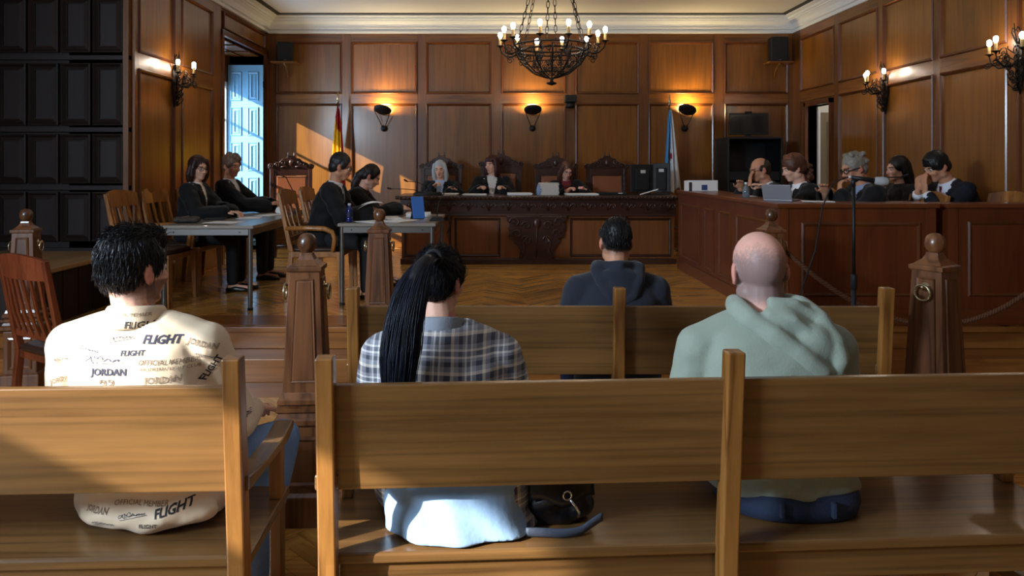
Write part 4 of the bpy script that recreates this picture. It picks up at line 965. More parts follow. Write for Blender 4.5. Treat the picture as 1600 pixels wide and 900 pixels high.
def glasses(I, col='black', wdt=.0022):
    r = I['root']; g = MB(); s = 1.0
    for k in (-1, 1):
        g.tube([(k*.032+.023*math.cos(t), .0985-.012*abs(math.cos(t))*(1 if math.cos(t)*k > 0 else 0), -.002+.017*math.sin(t)) for t in np.linspace(0, 2*PI, 21)[:-1]], wdt, 5, True)
        g.tube([(k*.055, .090, .003), (k*.080, .075, .004), (k*.0845, .02, .002), (k*.083, -.012, -.004)], wdt, 5)
    g.tube([(-.010, .104, .0), (0, .108, .003), (.010, .104, 0)], wdt, 5)
    g.build('eyeglasses', M[col], r, smooth=True).matrix_local = I['hm'] @ Matrix.Scale(I['sc'], 4)
# ---------------------------------------------------------------- people around the court
RX, RL_, RC = -PI/2, PI/2, PI             # facing right, left, the camera
def bob(mb, L=.10, back=.05):
    cap(mb, .006)
    for k in (-1, 1): mb.chain([(k*.066, .03, .07), (k*.084, .028, .0), (k*.084, .022, -L*.6), (k*.076, .012, -L)], [.026, .026, .028, .022]); mb.chain([(k*.06, -.03, .03), (k*.078, -.03, -L*.5), (k*.07, -.03, -L)], [.03, .035, .03])
    mb.chain([(0, -.06, .04), (0, -.075, -L*.5), (0, -.065, -L)], [.06, .055, .045]); return mb
# left table
I = person('woman in black robe with a dark bob and glasses at the left table', (-2.98, 7.26, PZ), RX, s=.97, lean=(.05, .08, .18), head=(-.55, .12, 0), hands=((.20, .40, .775), (.04, .42, .775)), skin='fair', knees=(.10, .45), vneck=(.035, .30), shirt=(232, 228, 220))
hair_obj(I, bob(MB(), .125), (46, 24, 20)); glasses(I)
I = person('man with wavy grey-brown hair and open white collar in front of the blue shutter', (-2.94, 8.02, PZ), RX, s=1.0, lean=(.10, .12, .16), head=(-.55, .16, 0), hands=((.02, .48, .80), (-.06, .50, .80)), hdir=((-.4, .8, .3), (.4, .8, .3)), skin='tan', curl=(.9, .9), knees=(.12, .45), shirt=(222, 226, 232), vneck=(.06, .34))
m = cap(MB(), .008); [m.ell((random.uniform(-.06, .06), random.uniform(-.09, .05), random.uniform(.06, .12)), .03) for _ in range(14)]
hair_obj(I, m, (104, 82, 66))
# middle table
I = person('man in black robe with glasses reading a sheet of paper at the grey table', (-1.62, 6.88, PZ), RX, s=1.02, lean=(.22, .32, .30), head=(.12, .30, 0), hands=((.10, .46, .80), (-.08, .44, .80)), hnorm=((-.4, 0, -.8), (.4, 0, -.8)), skin='tan', curl=(.8, .8), knees=(.12, .44), shirt=(220, 224, 230), tie=(30, 34, 44), vneck=(.055, .3))
hair_obj(I, cap(MB(), .004), (24, 20, 20)); glasses(I)
I = person('woman in black robe with long dark hair bending low over the papers', (-1.60, 7.60, PZ), RX, s=.97, lean=(.42, .62, .55), head=(.05, .55, 0), hands=((.05, .62, .78), (-.16, .56, .78)), skin='fair', curl=(.7, .6), knees=(.10, .44), pants=plain('speckled_skirt', (92, 40, 40), .8, vary=.6, bscale=40), shirt=(60, 40, 40), vneck=(.04, .2))
m = cap(MB(), .004); m.chain([(0, -.07, .02), (.0, -.11, -.06), (.03, -.10, -.16), (.04, -.07, -.26)], [.055, .05, .042, .02])
hair_obj(I, m, (30, 18, 16))
# judges
JH_ = Z(306, 9.1)-PZ
I = person('grey-haired judge in black robe holding a pen at the left of the bench', (X(688, 9.98), 10.0, PZ), RC, s=.97, seat=.42, lean=(.10, .12, .12), head=(-.12, .10, .04), hands=((.06, .30, JH_+.10), (-.22, .33, JH_+.04)), skin='fair', curl=(.9, .5), shirt=(170, 190, 220), vneck=(.05, .3), hdir=((-.5, .5, .5), None))
m = bob(MB(), .16); hair_obj(I, m, (178, 182, 182), vary=.2)
I = person('judge with dark red hair and fringe turning her head, in the middle of the bench', (X(769, 9.98), 10.0, PZ), RC, s=1.0, seat=.46, lean=(.06, .08, .10), head=(-.65, .02, 0), hands=((.17, .34, JH_+.06), (-.16, .34, JH_+.06)), skin='fair', curl=(.9, .9), shirt=(214, 208, 204), vneck=(.06, .30))
m = bob(MB(), .15); m.ell((0, .062, .058), (.062, .030, .030)); hair_obj(I, m, (58, 20, 20))
I = person('judge in glasses with long brown hair bowed over papers at the right of the bench', (X(884, 9.98), 10.05, PZ), RC, s=.97, seat=.44, lean=(.22, .36, .42), head=(.18, .42, -.08), hands=((.02, .50, JH_+.05), (-.20, .46, JH_+.05)), skin='pink', curl=(.8, .6), shirt=(120, 40, 44), vneck=(.05, .24))
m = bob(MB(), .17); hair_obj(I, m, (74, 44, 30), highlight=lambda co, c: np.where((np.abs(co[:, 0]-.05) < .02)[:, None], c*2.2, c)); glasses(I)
# right side
I = person('balding man in black robe resting his cheek on his hand behind the counter', (2.93, 7.46, PZ), RL_, s=1.0, lean=(.26, .42, .42), head=(.12, .22, 0), hands=((.10, .40, .985), (-.07, .36, 1.02)), hdir=(None, (.12, -.05, 1)), hnorm=((0, 0, -1), (0, -1, .2)), hints=((.6, -.3, -.8), (-.3, .4, -1)), skin='tan', curl=(.5, .35), shirt=(226, 228, 230), vneck=(.055, .3), sleeve=.72)
m = MB().ell((0, -.040, .022), (.080, .078, .080), seg=20, rings=12).ell((0, -.052, -.02), (.07, .058, .066)); [m.ell((k*.066, -.004, .012), (.015, .04, .04)) for k in (-1, 1)]
hair_obj(I, m, (52, 40, 30)); glasses(I)
I = person('woman in black robe with curly auburn ponytail behind the open laptop', (2.95, 6.82, PZ), RL_, s=1.0, lean=(.16, .30, .36), head=(.02, .28, 0), hands=((.16, .42, .985), (-.16, .42, .985)), skin='fair', curl=(.5, .5), shirt=(236, 236, 238), vneck=(.035, .16))
m = cap(MB(), .012, .004); m.ell((0, .045, .075), (.06, .04, .03))
for q in range(34):
    a = random.random(); m.ell((random.uniform(-.045, .045), -.09-.045*math.sin(a*PI)+random.uniform(-.02, .02), .04-a*.20+random.uniform(-.02, .02)), random.uniform(.018, .03))
for q in range(12): m.ell((random.uniform(-.05, .05), random.uniform(-.06, .05), random.uniform(.08, .12)), .024)
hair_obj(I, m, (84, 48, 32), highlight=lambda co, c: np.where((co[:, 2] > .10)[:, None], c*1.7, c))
I = person('grey-haired man in black glasses behind the microphone, chin on his hand', (3.26, 6.22, PZ), RL_, s=1.02, lean=(.24, .36, .40), head=(.10, .34, 0), hands=((.10, .42, .985), (-.05, .36, .985)), hdir=(None, (.15, -.05, 1)), hnorm=((0, 0, -1), (0, -1, .2)), hints=((.6, -.3, -.8), (-.3, .4, -1)), skin='tan', curl=(.5, .8), shirt=(140, 152, 178), vneck=(.06, .3))
m = cap(MB(), .006); [m.ell((random.uniform(-.07, .07), random.uniform(-.10, .05), random.uniform(.02, .12)), .02) for _ in range(40)]
hair_obj(I, m, (132, 124, 112)); glasses(I, 'black', .004)
I = person('young woman in black robe with long straight black hair by the right wall', (3.93, 6.98, PZ), RL_, s=.97, lean=(.10, .18, .22), head=(.06, .10, 0), hands=((.16, .36, .80), (-.16, .36, .80)), skin='fair', shirt=(40, 40, 44), vneck=(.04, .2))
m = cap(MB(), .006); m.chain([(0, -.06, .03), (.0, -.09, -.08), (0, -.10, -.22), (0, -.09, -.30)], [.07, .062, .05, .03]); [m.chain([(k*.06, -.01, .05), (k*.078, -.02, -.03), (k*.07, -.05, -.15), (k*.05, -.07, -.26)], [.03, .03, .03, .02]) for k in (-1, 1)]
hair_obj(I, m, (16, 13, 14), ridge=.0015)
I = person('man in dark suit, white shirt and red tie hiding his face behind his hand', (4.06, 6.26, PZ), RL_, s=1.03, seat=.49, lean=(.30, .50, .58), head=(.15, .42, 0), hands=((.06, .42, 1.0), (-.065, .43, 1.0)), hdir=((-.1, .1, 1), (.15, .05, 1)), hnorm=((0, -1, 0), (0, -1, 0)), hints=((.5, .2, -1), (-.4, .3, -1)), skin='tan', curl=(.5, .25), shirt=(222, 226, 236), tie=(92, 22, 28), vneck=(.075, .3), top='jacket', topmat=M['dark_suit'], infl=.02, sleeve=.80)
m = cap(MB(), .008, .010); m.ell((0, .03, .075), (.065, .055, .04)); hair_obj(I, m, (14, 12, 12), ridge=.0015)
for k in (1, -1):
    S_, E, T = I['arms'][k]; W_ = E.lerp(T, .78); V_ = E.lerp(T, .95); MB().tube([W_, V_], [.044, .040], 14).build('shirt_cuff', plain('cuff_white', (230, 232, 238), .8), I['root'], smooth=True)
# ---------------------------------------------------------------- public on the benches, seen from behind
M['denim'] = plain('blue_denim', (124, 158, 204), .85, bump=.25, bscale=160, vary=.15)
M['navy_denim'] = plain('navy_denim', (42, 54, 80), .85, bump=.25, bscale=160, vary=.2)
M['hood_sage'] = plain('sage_fleece', (146, 156, 140), .9, bump=.2, bscale=180, vary=.05, sheen=.2)
M['hood_navy'] = plain('navy_fleece', (24, 28, 40), .9, bump=.2, bscale=180, vary=.1, sheen=.15)
M['print_cream'] = plain('cream_shirt_satin', (220, 197, 166), .55, bump=.06, bscale=20, sheen=.1)
M['ink'] = plain('print_ink', (52, 54, 72), .7); M['ink_black'] = plain('print_ink_black', (30, 28, 30), .7); M['ink_brown'] = plain('print_ink_brown', (128, 108, 88), .7)
def plaid():
    m, nt, b = new_mat('plaid_flannel'); L = nt.links.new
    tc = N(nt, 'ShaderNodeTexCoord'); nz = N(nt, 'ShaderNodeTexNoise', Scale=3.0); L(tc.outputs['Object'], nz.inputs['Vector'])
    wp = N(nt, 'ShaderNodeVectorMath', operation='MULTIPLY_ADD'); L(nz.outputs['Color'], wp.inputs[0]); wp.inputs[1].default_value = (.03, .03, .03); L(tc.outputs['Object'], wp.inputs[2])
    sp = N(nt, 'ShaderNodeSeparateXYZ'); L(wp.outputs[0], sp.inputs[0])
    def stripes(o, off):
        a = N(nt, 'ShaderNodeMath', operation='ADD'); a.inputs[1].default_value = off; L(o, a.inputs[0])
        q = N(nt, 'ShaderNodeMath', operation='MULTIPLY'); q.inputs[1].default_value = 1/.105; L(a.outputs[0], q.inputs[0]); f = N(nt, 'ShaderNodeMath', operation='FRACT'); L(q.outputs[0], f.inputs[0])
        cr = N(nt, 'ShaderNodeValToRGB'); cr.color_ramp.interpolation = 'CONSTANT'; L(f.outputs[0], cr.inputs[0]); e = cr.color_ramp.elements
        cols = [(0, (150, 150, 158)), (.14, (60, 62, 76)), (.26, (150, 150, 158)), (.34, (236, 232, 226)), (.40, (110, 112, 124)), (.52, (236, 232, 226)), (.58, (150, 150, 158)), (.70, (60, 62, 76)), (.90, (226, 214, 198))]
        e[0].position = 0; e[0].color = sr(cols[0][1]); e[1].position = cols[1][0]; e[1].color = sr(cols[1][1])
        for p, c in cols[2:]: n = e.new(p); n.color = sr(c)
        return cr.outputs[0]
    mx = N(nt, 'ShaderNodeMix', data_type='RGBA'); mx.inputs[0].default_value = .5; L(stripes(sp.outputs[0], 1.0), mx.inputs[6]); L(stripes(sp.outputs[2], .02), mx.inputs[7])
    fn = N(nt, 'ShaderNodeTexNoise', Scale=260.0); L(tc.outputs['Object'], fn.inputs['Vector']); bp = N(nt, 'ShaderNodeBump', Strength=.35, Distance=.004); L(fn.outputs['Fac'], bp.inputs['Height']); L(bp.outputs[0], b.inputs['Normal'])
    L(mx.outputs[2], b.inputs['Base Color']); b.inputs['Roughness'].default_value = .9; b.inputs['Sheen Weight'].default_value = .2
    return m
M['plaid'] = plaid()
def garment(I, name, mat, vox=.008, smooth=4, fold=.004, zdrape=0.0, seedf=0.0):
    me = remesh(I['tb'], vox, smooth); co = coords(me); n = np.empty(len(co)*3, np.float32); me.vertices.foreach_get('normal', n); n = n.reshape(-1, 3)
    pz = I['pel'].z; low = np.clip((I['C'].z-co[:, 2])/.3, 0, 1)
    a = np.sin(co[:, 0]*34+8*np.sin(co[:, 2]*9+seedf)+seedf)*.6+np.sin(co[:, 2]*42+co[:, 0]*26+seedf*2)*.5+np.sin(co[:, 2]*90-co[:, 0]*60)*.25
    co = co+n*(fold*a*(.35+low))[:, None]; me.vertices.foreach_set('co', co.ravel())
    return mesh_obj(name, me, mat, I['root'])
def strands(I, base, cnt, length, col, flow, name='hair_strands', r0=.0011, lift=.004, keep=None, sd=1):
    rg = np.random.default_rng(sd); me = base.data; nf = len(me.polygons); mb = MB(); k = 0
    while k < cnt:
        p = me.polygons[int(rg.integers(nf))]; c = Vector(p.center); n = Vector(p.normal)
        if keep and not keep(c): k += .2; continue
        k += 1; d = flow(c, n)+Vector(rg.normal(0, .13, 3)); d = (d-n*d.dot(n)*.9).normalized(); L = length*rg.uniform(.6, 1.3)
        pts = [c-n*.001, c+d*L*.35+n*lift, c+d*L*.7+n*lift*1.1, c+d*L+n*lift*.2]; mb.tube(pts, [r0, r0, r0*.8, r0*.2], 3)
    me2 = mb.mesh(name); cc = np.tile(np.array(sr(col)[:3]), (len(mb.v), 1))*np.repeat(rg.uniform(.6, 1.5, len(mb.v)//12), 12)[:, None]
    set_col(me2, cc); return mesh_obj(name, me2, M['hair_paint'], base, smooth=True, kind='stuff')
def fade(z0, z1, col, mx, ymax=.05, n=7):
    def fn(x, y, z):
        for i in range(n):
            a = z0+(z1-z0)*i/n; yield ((z > a) & (y < ymax-.25*np.abs(.0)) & (np.abs(x) < .0775), col, mx/n*1.6)
    return fn
# --- man in the printed shirt
I = person('man with black hair in a cream printed shirt on the left pew', (-1.10, 2.39, 0), 0, s=1.03, seat=.45, lean=(.04, .16, .20), side=-.16, head=(-.50, .0, 0), neckdrop=.015, hands=((.20, .36, .66), (-.26, .34, .66)), hints=((.35, -.6, -.8), (-.35, -.6, -.8)), w=1.22, depth=1.08, skin='fair', top='custom', vneck=None, infl=.022, pants=M['denim'], knees=(.13, .44), kspread=.15, feet=-.24, shdrop=.025, headscale=1.06, dec=None, voxel=.0065, curl=(.5, .5),
           stubble=lambda x, y, z: list(fade(-.085, -.01, (60, 50, 48), .85, .03)(x, y, z))+[((y > -.01) & (z < -.035) & (np.abs(x) > .03), (54, 42, 38), .6)])
tb = I['tb']; s = I['s']; Nk, fw, ux, D = I['Nk'], I['fw'], I['ux'], I['D']
tb.ell(I['pel']+V3(.0, -.075, .02), (.225, .085, .11)); tb.ell(I['pel']+V3(.03, -.115, -.05), (.22, .085, .052))
shirt_o = garment(I, 'printed_shirt', M['print_cream'], .008, 8, .0045)
MB().grid(40, 7, lambda a, b: (lambda t: Nk+ux*math.cos(t)*(.069+.034*b+.004*math.sin(b*PI))*s+fw*math.sin(t)*(.067+.036*b)*s+V3(0, 0, (.042-.075*b+.026*math.sin(b*PI)))+fw*(-.006))(PI*.62+a*PI*1.76)).build('shirt_collar', M['print_cream'], I['root'], smooth=True).modifiers.new('thick', 'SOLIDIFY').thickness = .005
m = MB().ell((0, -.018, .040), (.085, .098, .098), seg=24, rings=16); m.ell((0, -.048, .0), (.078, .062, .062), seg=20, rings=12); m.ell((0, -.048, -.030), (.064, .052, .040)); [m.ell((k*.066, .004, .03), (.018, .05, .045)) for k in (-1, 1)]; m.ell((0, .05, .095), (.06, .045, .035))
hb = hair_obj(I, m, (14, 13, 17), .005, .003, 40)
strands(I, hb, 3600, .030, (20, 19, 24), lambda c, n: Vector((-c.x*1.5, .35*(c.z < -.01)-.15, -1)) if c.z < .10 else Vector((.35, -.8, .0)), lift=.002, r0=.0013, keep=lambda c: c.z > -.045)
# lettering and pen-like scribbles printed on the shirt
bpy.context.view_layer.update()
def bvh_of(o):
    mw = o.matrix_world; return BVHTree.FromPolygons([mw @ v.co for v in o.data.vertices], [tuple(p.vertices) for p in o.data.polygons])
def text_points(txt, outline=False, bold=0.0):
    cu = bpy.data.curves.new('t', 'FONT'); cu.body = txt; cu.align_x = 'CENTER'; cu.align_y = 'CENTER'; cu.resolution_u = 2
    if outline: cu.fill_mode = 'NONE'; cu.bevel_depth = .03; cu.bevel_resolution = 0
    else: cu.offset = bold
    ob = bpy.data.objects.new('t', cu); COL.objects.link(ob); dg = bpy.context.evaluated_depsgraph_get(); me = bpy.data.meshes.new_from_object(ob.evaluated_get(dg)); bpy.data.objects.remove(ob)
    if not outline:
        bm = bmesh.new(); bm.from_mesh(me); bmesh.ops.triangulate(bm, faces=bm.faces)
        for _ in range(2): bmesh.ops.subdivide_edges(bm, edges=[e for e in bm.edges if e.calc_length() > .13], cuts=1); bmesh.ops.triangulate(bm, faces=bm.faces)
        bm.to_mesh(me); bm.free()
    co = coords(me); f = [tuple(p.vertices) for p in me.polygons]; bpy.data.meshes.remove(me); return co, f
def decal(tree, parent, name, co, f, px, py, width, rot, mat, tries=(2.25,)):
    o, d = Vector((0, 0, CH)), (P(px, py, 1)-Vector((0, 0, CH))).normalized(); hit = tree.ray_cast(o, d)[0]
    if hit is None: return
    dd_ = hit.y; wd = co[:, 0].max()-co[:, 0].min(); sc_ = width*dd_/F/wd; c, s_ = math.cos(rot), math.sin(rot); v = []; bad = set(); last = hit.y
    for x, y, z in co:
        X_, Z_ = hit.x+(x*c-y*s_)*sc_, hit.z+(x*s_+y*c)*sc_; h, nn, _, _ = tree.ray_cast(Vector((X_, 1.0, Z_)), Vector((0, 1, 0)))
        yy = h.y if h is not None and abs(h.y-dd_) < .14 else last
        if h is None or abs(h.y-dd_) >= .14: bad.add(len(v))
        last = yy; v.append((X_, yy-.0020, Z_))
    f = [q for q in f if not bad.intersection(q)]; me = bpy.data.meshes.new(name); me.from_pydata(v, [], f); ob = mesh_obj(name, me, mat, parent); ob.matrix_parent_inverse = parent.matrix_world.inverted(); return ob
def scribble(n, seed):
    rg = np.random.default_rng(seed); mb = MB(); t = np.linspace(0, 1, n); a, b, c = rg.uniform(5, 9), rg.uniform(0, 6), rg.uniform(.1, .2)
    pts = [(x*4+.25*math.sin(x*a*9+b), .30*math.sin(x*a*7+b)*math.exp(-((x-.25)/.28)**2)+c*.7*math.sin(x*a*13), 0) for x in t]; mb.tube(pts, .045, 3)
    mb.tube([(.2, -.5, 0), (2.2, -.35, 0), (4.4, -.2, 0)], .04, 3); co = np.array(mb.v); co[:, :2] -= co[:, :2].mean(0); co[:, 2] = 0; return co, mb.f
tree = bvh_of(shirt_o); K, B, O = M['ink'], M['ink_black'], M['ink_brown']
for txt, px, py, wd, rot, mat, ol, bd in (('FLIGHT', 253, 531, 52, -.06, K, 0, .03), ('FLIGHT', 207, 552, 35, 0, K, 0, .025), ('JORDAN', 170, 582, 57, 0, K, 0, .03), ('OFFICIAL MEMBER', 260, 566, 80, -.04, O, 0, .012), ('AIR JORDAN FLIGHT CLUB', 262, 576, 80, -.04, O, 0, 0),
        ('JORDAN', 316, 538, 46, -.28, O, 1, 0), ('JORDAN', 254, 594, 52, 0, O, 1, 0), ('FLIGHT', 331, 574, 42, .95, B, 0, .03), ('23', 167, 604, 24, 0, O, 1, 0), ('OFFICIAL MEMBER', 222, 785, 84, -.02, O, 0, 0),
        ('FLIGHT', 270, 796, 52, .22, B, 0, .03), ('JORDAN', 151, 797, 42, 0, O, 1, 0), ('FLIGHT', 231, 823, 28, 0, B, 0, .02), ('JORDAN', 192, 830, 46, 0, O, 1, 0), ('OFFICIAL MEMBER', 252, 836, 78, .12, O, 0, 0), ('FLIGHT', 389, 694, 40, .75, B, 0, .03), ('JORDAN', 380, 655, 34, .9, K, 0, .02), ('JORDAN', 96, 592, 40, .3, O, 1, 0), ('FLIGHT', 372, 632, 36, .9, O, 1, 0)):
    co, f = text_points(txt, bool(ol), bd); decal(tree, shirt_o, 'printed_word', co, f, px, py, wd, rot, mat)
for i, (px, py, wd, rot) in enumerate(((160, 562, 66, -.05), (190, 528, 42, .1), (138, 546, 42, -.15), (320, 556, 32, -.3), (206, 805, 44, .1), (160, 818, 40, 0), (100, 560, 40, .2))):
    co, f = scribble(60, i+2); decal(tree, shirt_o, 'printed_signature', co, f, px, py, wd, rot, K)
col_o = [c for c in kids(I['root']) if c.name.startswith('shirt_collar')][0]; tree = bvh_of(col_o)
for txt, px, py, wd, mat, bd in (('FLIGHT', 222, 508, 46, B, .02), ('OFFICIAL MEMBER', 200, 492, 60, O, 0)):
    co, f = text_points(txt, False, bd); decal(tree, col_o, 'printed_word', co, f, px, py, wd, -.06, mat)
# --- woman with the ponytail
wl_ = Vector((-.165, 2.43, 0))
I = person('woman with a long black ponytail in a plaid shirt on the nearest pew', wl_, 0, s=.945, shdrop=.04, seat=.45, lean=(.16, .26, .30), side=-.035, head=(-.50, .06, .06), hands=((.20, .36, .66), (-.20, .36, .66)), hints=((.35, -.6, -.8), (-.35, -.6, -.8)), w=1.16, skin='fair', top='custom', vneck=None, infl=.036, pants=M['denim'], dec=None, voxel=.0065)
tb = I['tb']; tb.ell(I['pel']+V3(.0, -.09, .03), (.22, .09, .12))
top_o = garment(I, 'plaid_overshirt', M['plaid'], .009, 8, .005, seedf=1.0)
hem = MB().loft([(I['pel']+V3(.05, -.02, .10), V3(.205, 0, 0), V3(0, .17, 0)), (I['pel']+V3(.045, -.05, .03), V3(.222, 0, 0), V3(0, .19, 0)), (I['pel']+V3(.05, -.08, -.05), V3(.228, 0, 0), V3(0, .19, 0)), (I['pel']+V3(.06, -.10, -.086), V3(.236, 0, 0), V3(0, .185, 0)), (I['pel']+V3(.06, -.09, -.094), V3(.20, 0, 0), V3(0, .15, 0))], 40, 3.0)
hme = remesh(hem, .007, 2); co = coords(hme); q = co-np.array(I['pel'])[None]; lowf = np.clip((.09-q[:, 2])/.18, 0, 1); ang = np.arctan2(q[:, 0], -q[:, 1])
dr_ = .010*np.sin(ang*5+1.2)*lowf+.006*np.sin(ang*13+q[:, 2]*20)*lowf+.004*np.sin(q[:, 2]*60+q[:, 0]*22)
out = np.stack([np.sin(ang), -np.cos(ang), np.zeros_like(ang)], 1); co = co+out*dr_[:, None]; co[:, 2] = np.maximum(co[:, 2], .4525); hme.vertices.foreach_set('co', co.astype(np.float32).ravel())
pd_ = plain('pale_denim', (142, 172, 202), .85, bump=.12, bscale=60, vary=.10); hme.materials.append(pd_); hme.materials.append(M['plaid'])
ctr = np.array([p.center for p in hme.polygons]); hme.polygons.foreach_set('material_index', (ctr[:, 0]-I['pel'].x > .245+.02*np.sin(ctr[:, 2]*30)).astype(np.int32)); mesh_obj('denim_coat_hem', hme, None, I['root'])
Nk, fw, ux = I['Nk'], I['fw'], I['ux']
MB().grid(36, 7, lambda a, b: (lambda t: Nk+ux*math.cos(t)*(.070+.026*b)+fw*math.sin(t)*(.068+.026*b)+V3(0, 0, .035-.06*b+.018*math.sin(b*PI)))(PI*.62+a*PI*1.76)).build('shirt_collar', plain('collar_flannel', (136, 140, 148), .9, bump=.3, bscale=200), I['root'], smooth=True).modifiers.new('thick', 'SOLIDIFY').thickness = .006
m = cap(MB(), .003); m.ell((.02, -.072, .075), (.035, .035, .03)); hb = hair_obj(I, m, (13, 13, 18), .005, .0012, 60, mat=None); strands(I, hb, 2600, .05, (19, 20, 28), lambda c, n: (Vector((.022, -.10, .09))-c).normalized(), lift=.0007, r0=.0011, sd=9)
pt0 = I['hm'] @ V3(.022, -.088, .084); base_w = wl_
def tail_c(t):
    a = pt0; b = Vector((X(640, 2.33), 2.33, Z(470, 2.33)))-base_w; c = Vector((X(622, 2.27), 2.26, Z(625, 2.27)))-base_w
    q = a.lerp(a+V3(-.005, -.05, .012), min(1, t*8)); return (1-t)**2*q+2*t*(1-t)*(b*2-(a+c)*.5)+t*t*c
tl = MB(); rg = np.random.default_rng(5); n = 14
core = MB().chain([tail_c(t) for t in np.linspace(0, .95, 10)], [.016, .022, .026, .028, .030, .030, .030, .028, .022, .012]); cm_ = remesh(core, .007, 2)
set_col(cm_, np.tile(np.array(sr((14, 16, 24))[:3]), (len(cm_.vertices), 1))); tail = mesh_obj('ponytail', cm_, M['hair_paint'], I['root'])  # blue of the skylight is put into the black ponytail and strand colours
for k in range(900):
    a, rr = rg.uniform(0, 2*PI), math.sqrt(rg.uniform(.1, 1)); wob = rg.uniform(0, 6); L = rg.uniform(.82, 1.0); pts = []
    for t in np.linspace(0, L, n):
        wd = (.020+.024*min(1, t*2.2)+.016*t)*(1-.35*max(0, t-.8)/.2); c = tail_c(t); pts.append(c+V3(math.cos(a)*rr*wd*1.12+.003*math.sin(t*9+wob), math.sin(a)*rr*wd*.8, .002*math.sin(t*11+wob)))
    tl.tube(pts, [.0014]*(n-1)+[.0004], 3)
tm = tl.mesh('ponytail_strands'); set_col(tm, np.tile(np.array(sr((20, 25, 38))[:3]), (len(tl.v), 1))*np.repeat(rg.uniform(.5, 2.2, 900), 3*n)[:, None]); mesh_obj('ponytail_strands', tm, M['hair_paint'], tail, smooth=True, kind='stuff')
MB().tube([pt0+V3(.026*math.cos(t), -.012, .026*math.sin(t)) for t in np.linspace(0, 2*PI, 17)[:-1]], .007, 8, True).build('hair_tie', M['matte_black'], I['root'], smooth=True)
# --- bald man in the sage hoodie
def bald(x, y, z):
    n = rng.normal(0, .006, len(z)); e = .062-.35*np.clip(y+.02, 0, 1)+n
    for i in range(8): yield ((z < e-.006*i+.018*np.exp(-((x+.03)/.02)**2)) & (z > -.105+.004*i) & (y < .045) & (np.abs(x) < .079), (96, 92, 94), .15)
I = person('bald man in a sage green hooded sweatshirt on the nearest pew', (.955, 2.48, 0), 0, s=1.0, shdrop=.045, seat=.45, lean=(.04, .18, .20), side=-.05, head=(.06, .06, -.05), hands=((.22, .36, .66), (-.22, .36, .66)), hints=((.35, -.6, -.8), (-.35, -.6, -.8)), w=1.30, depth=1.12, belly=.03, skin='pink', top='custom', vneck=None, infl=.026, pants=M['navy_denim'], stubble=bald, dec=None, voxel=.006, headscale=1.14, neckdrop=.012, hemdrop=.045)
tb = I['tb']; tb.ell(I['pel']+V3(.02, -.075, .05), (.215, .10, .10))
garment(I, 'hooded_sweatshirt', M['hood_sage'], .008, 10, .005, seedf=2.2)
def hood(I, A, Bc, fill, mat, extra=()):
    h = MB(); k = I['Nk']
    for pts, rs in (A, Bc): h.chain([k+V3(*p) for p in pts], rs)
    for c, r, rot in fill: h.ell(k+V3(*c), r, Matrix.Rotation(rot, 3, 'Y'))
    for pts, rs in extra: h.chain([k+V3(*p) for p in pts], rs)
    me = remesh(h, .007, 5); co = coords(me); n = np.empty(len(co)*3, np.float32); me.vertices.foreach_get('normal', n); n = n.reshape(-1, 3)
    a = np.sin((co[:, 0]*.8+co[:, 2])*70)*.5+np.sin((co[:, 0]-co[:, 2]*.6)*48+1)*.5; co = co+n*(.003*a)[:, None]; me.vertices.foreach_set('co', co.ravel()); return mesh_obj('hood', me, mat, I['root'])
hood(I, ([(-.055, .08, .0), (-.092, .03, .035), (-.10, -.035, .03), (-.075, -.085, .005), (-.02, -.125, -.035), (.055, -.15, -.09), (.125, -.155, -.15), (.155, -.145, -.185)], [.03, .034, .036, .036, .036, .036, .036, .024]),
     ([(.055, .08, .0), (.095, .03, .04), (.115, -.03, .04), (.15, -.08, .0), (.185, -.115, -.06), (.195, -.13, -.12), (.175, -.14, -.175)], [.03, .034, .036, .038, .038, .034, .024]),
     [((.06, -.095, -.015), (.115, .045, .055), .5), ((.115, -.12, -.085), (.085, .045, .085), .5)], M['hood_sage'], [([(-.02, -.11, .03), (.05, -.13, .012), (.12, -.135, -.04)], [.016, .017, .014]), ([(.0, -.075, .06), (.07, -.085, .055), (.13, -.09, .02)], [.022, .022, .018])])
MB().loft([(I['pel']+V3(.02, -.055, -.094), V3(.205, 0, 0), V3(0, .135, 0)), (I['pel']+V3(.02, -.055, -.06), V3(.217, 0, 0), V3(0, .14, 0)), (I['pel']+V3(.02, -.05, -.02), V3(.212, 0, 0), V3(0, .135, 0))], 40, 2.5).build('jeans_waistband', M['navy_denim'], I['root'], smooth=True)
for x in (-.06, .10): box('belt_loop', M['navy_denim'], x-.006, x+.006, -.205, -.185, I['pel'].z-.075, I['pel'].z-.028, I['root'], bevel=.002)
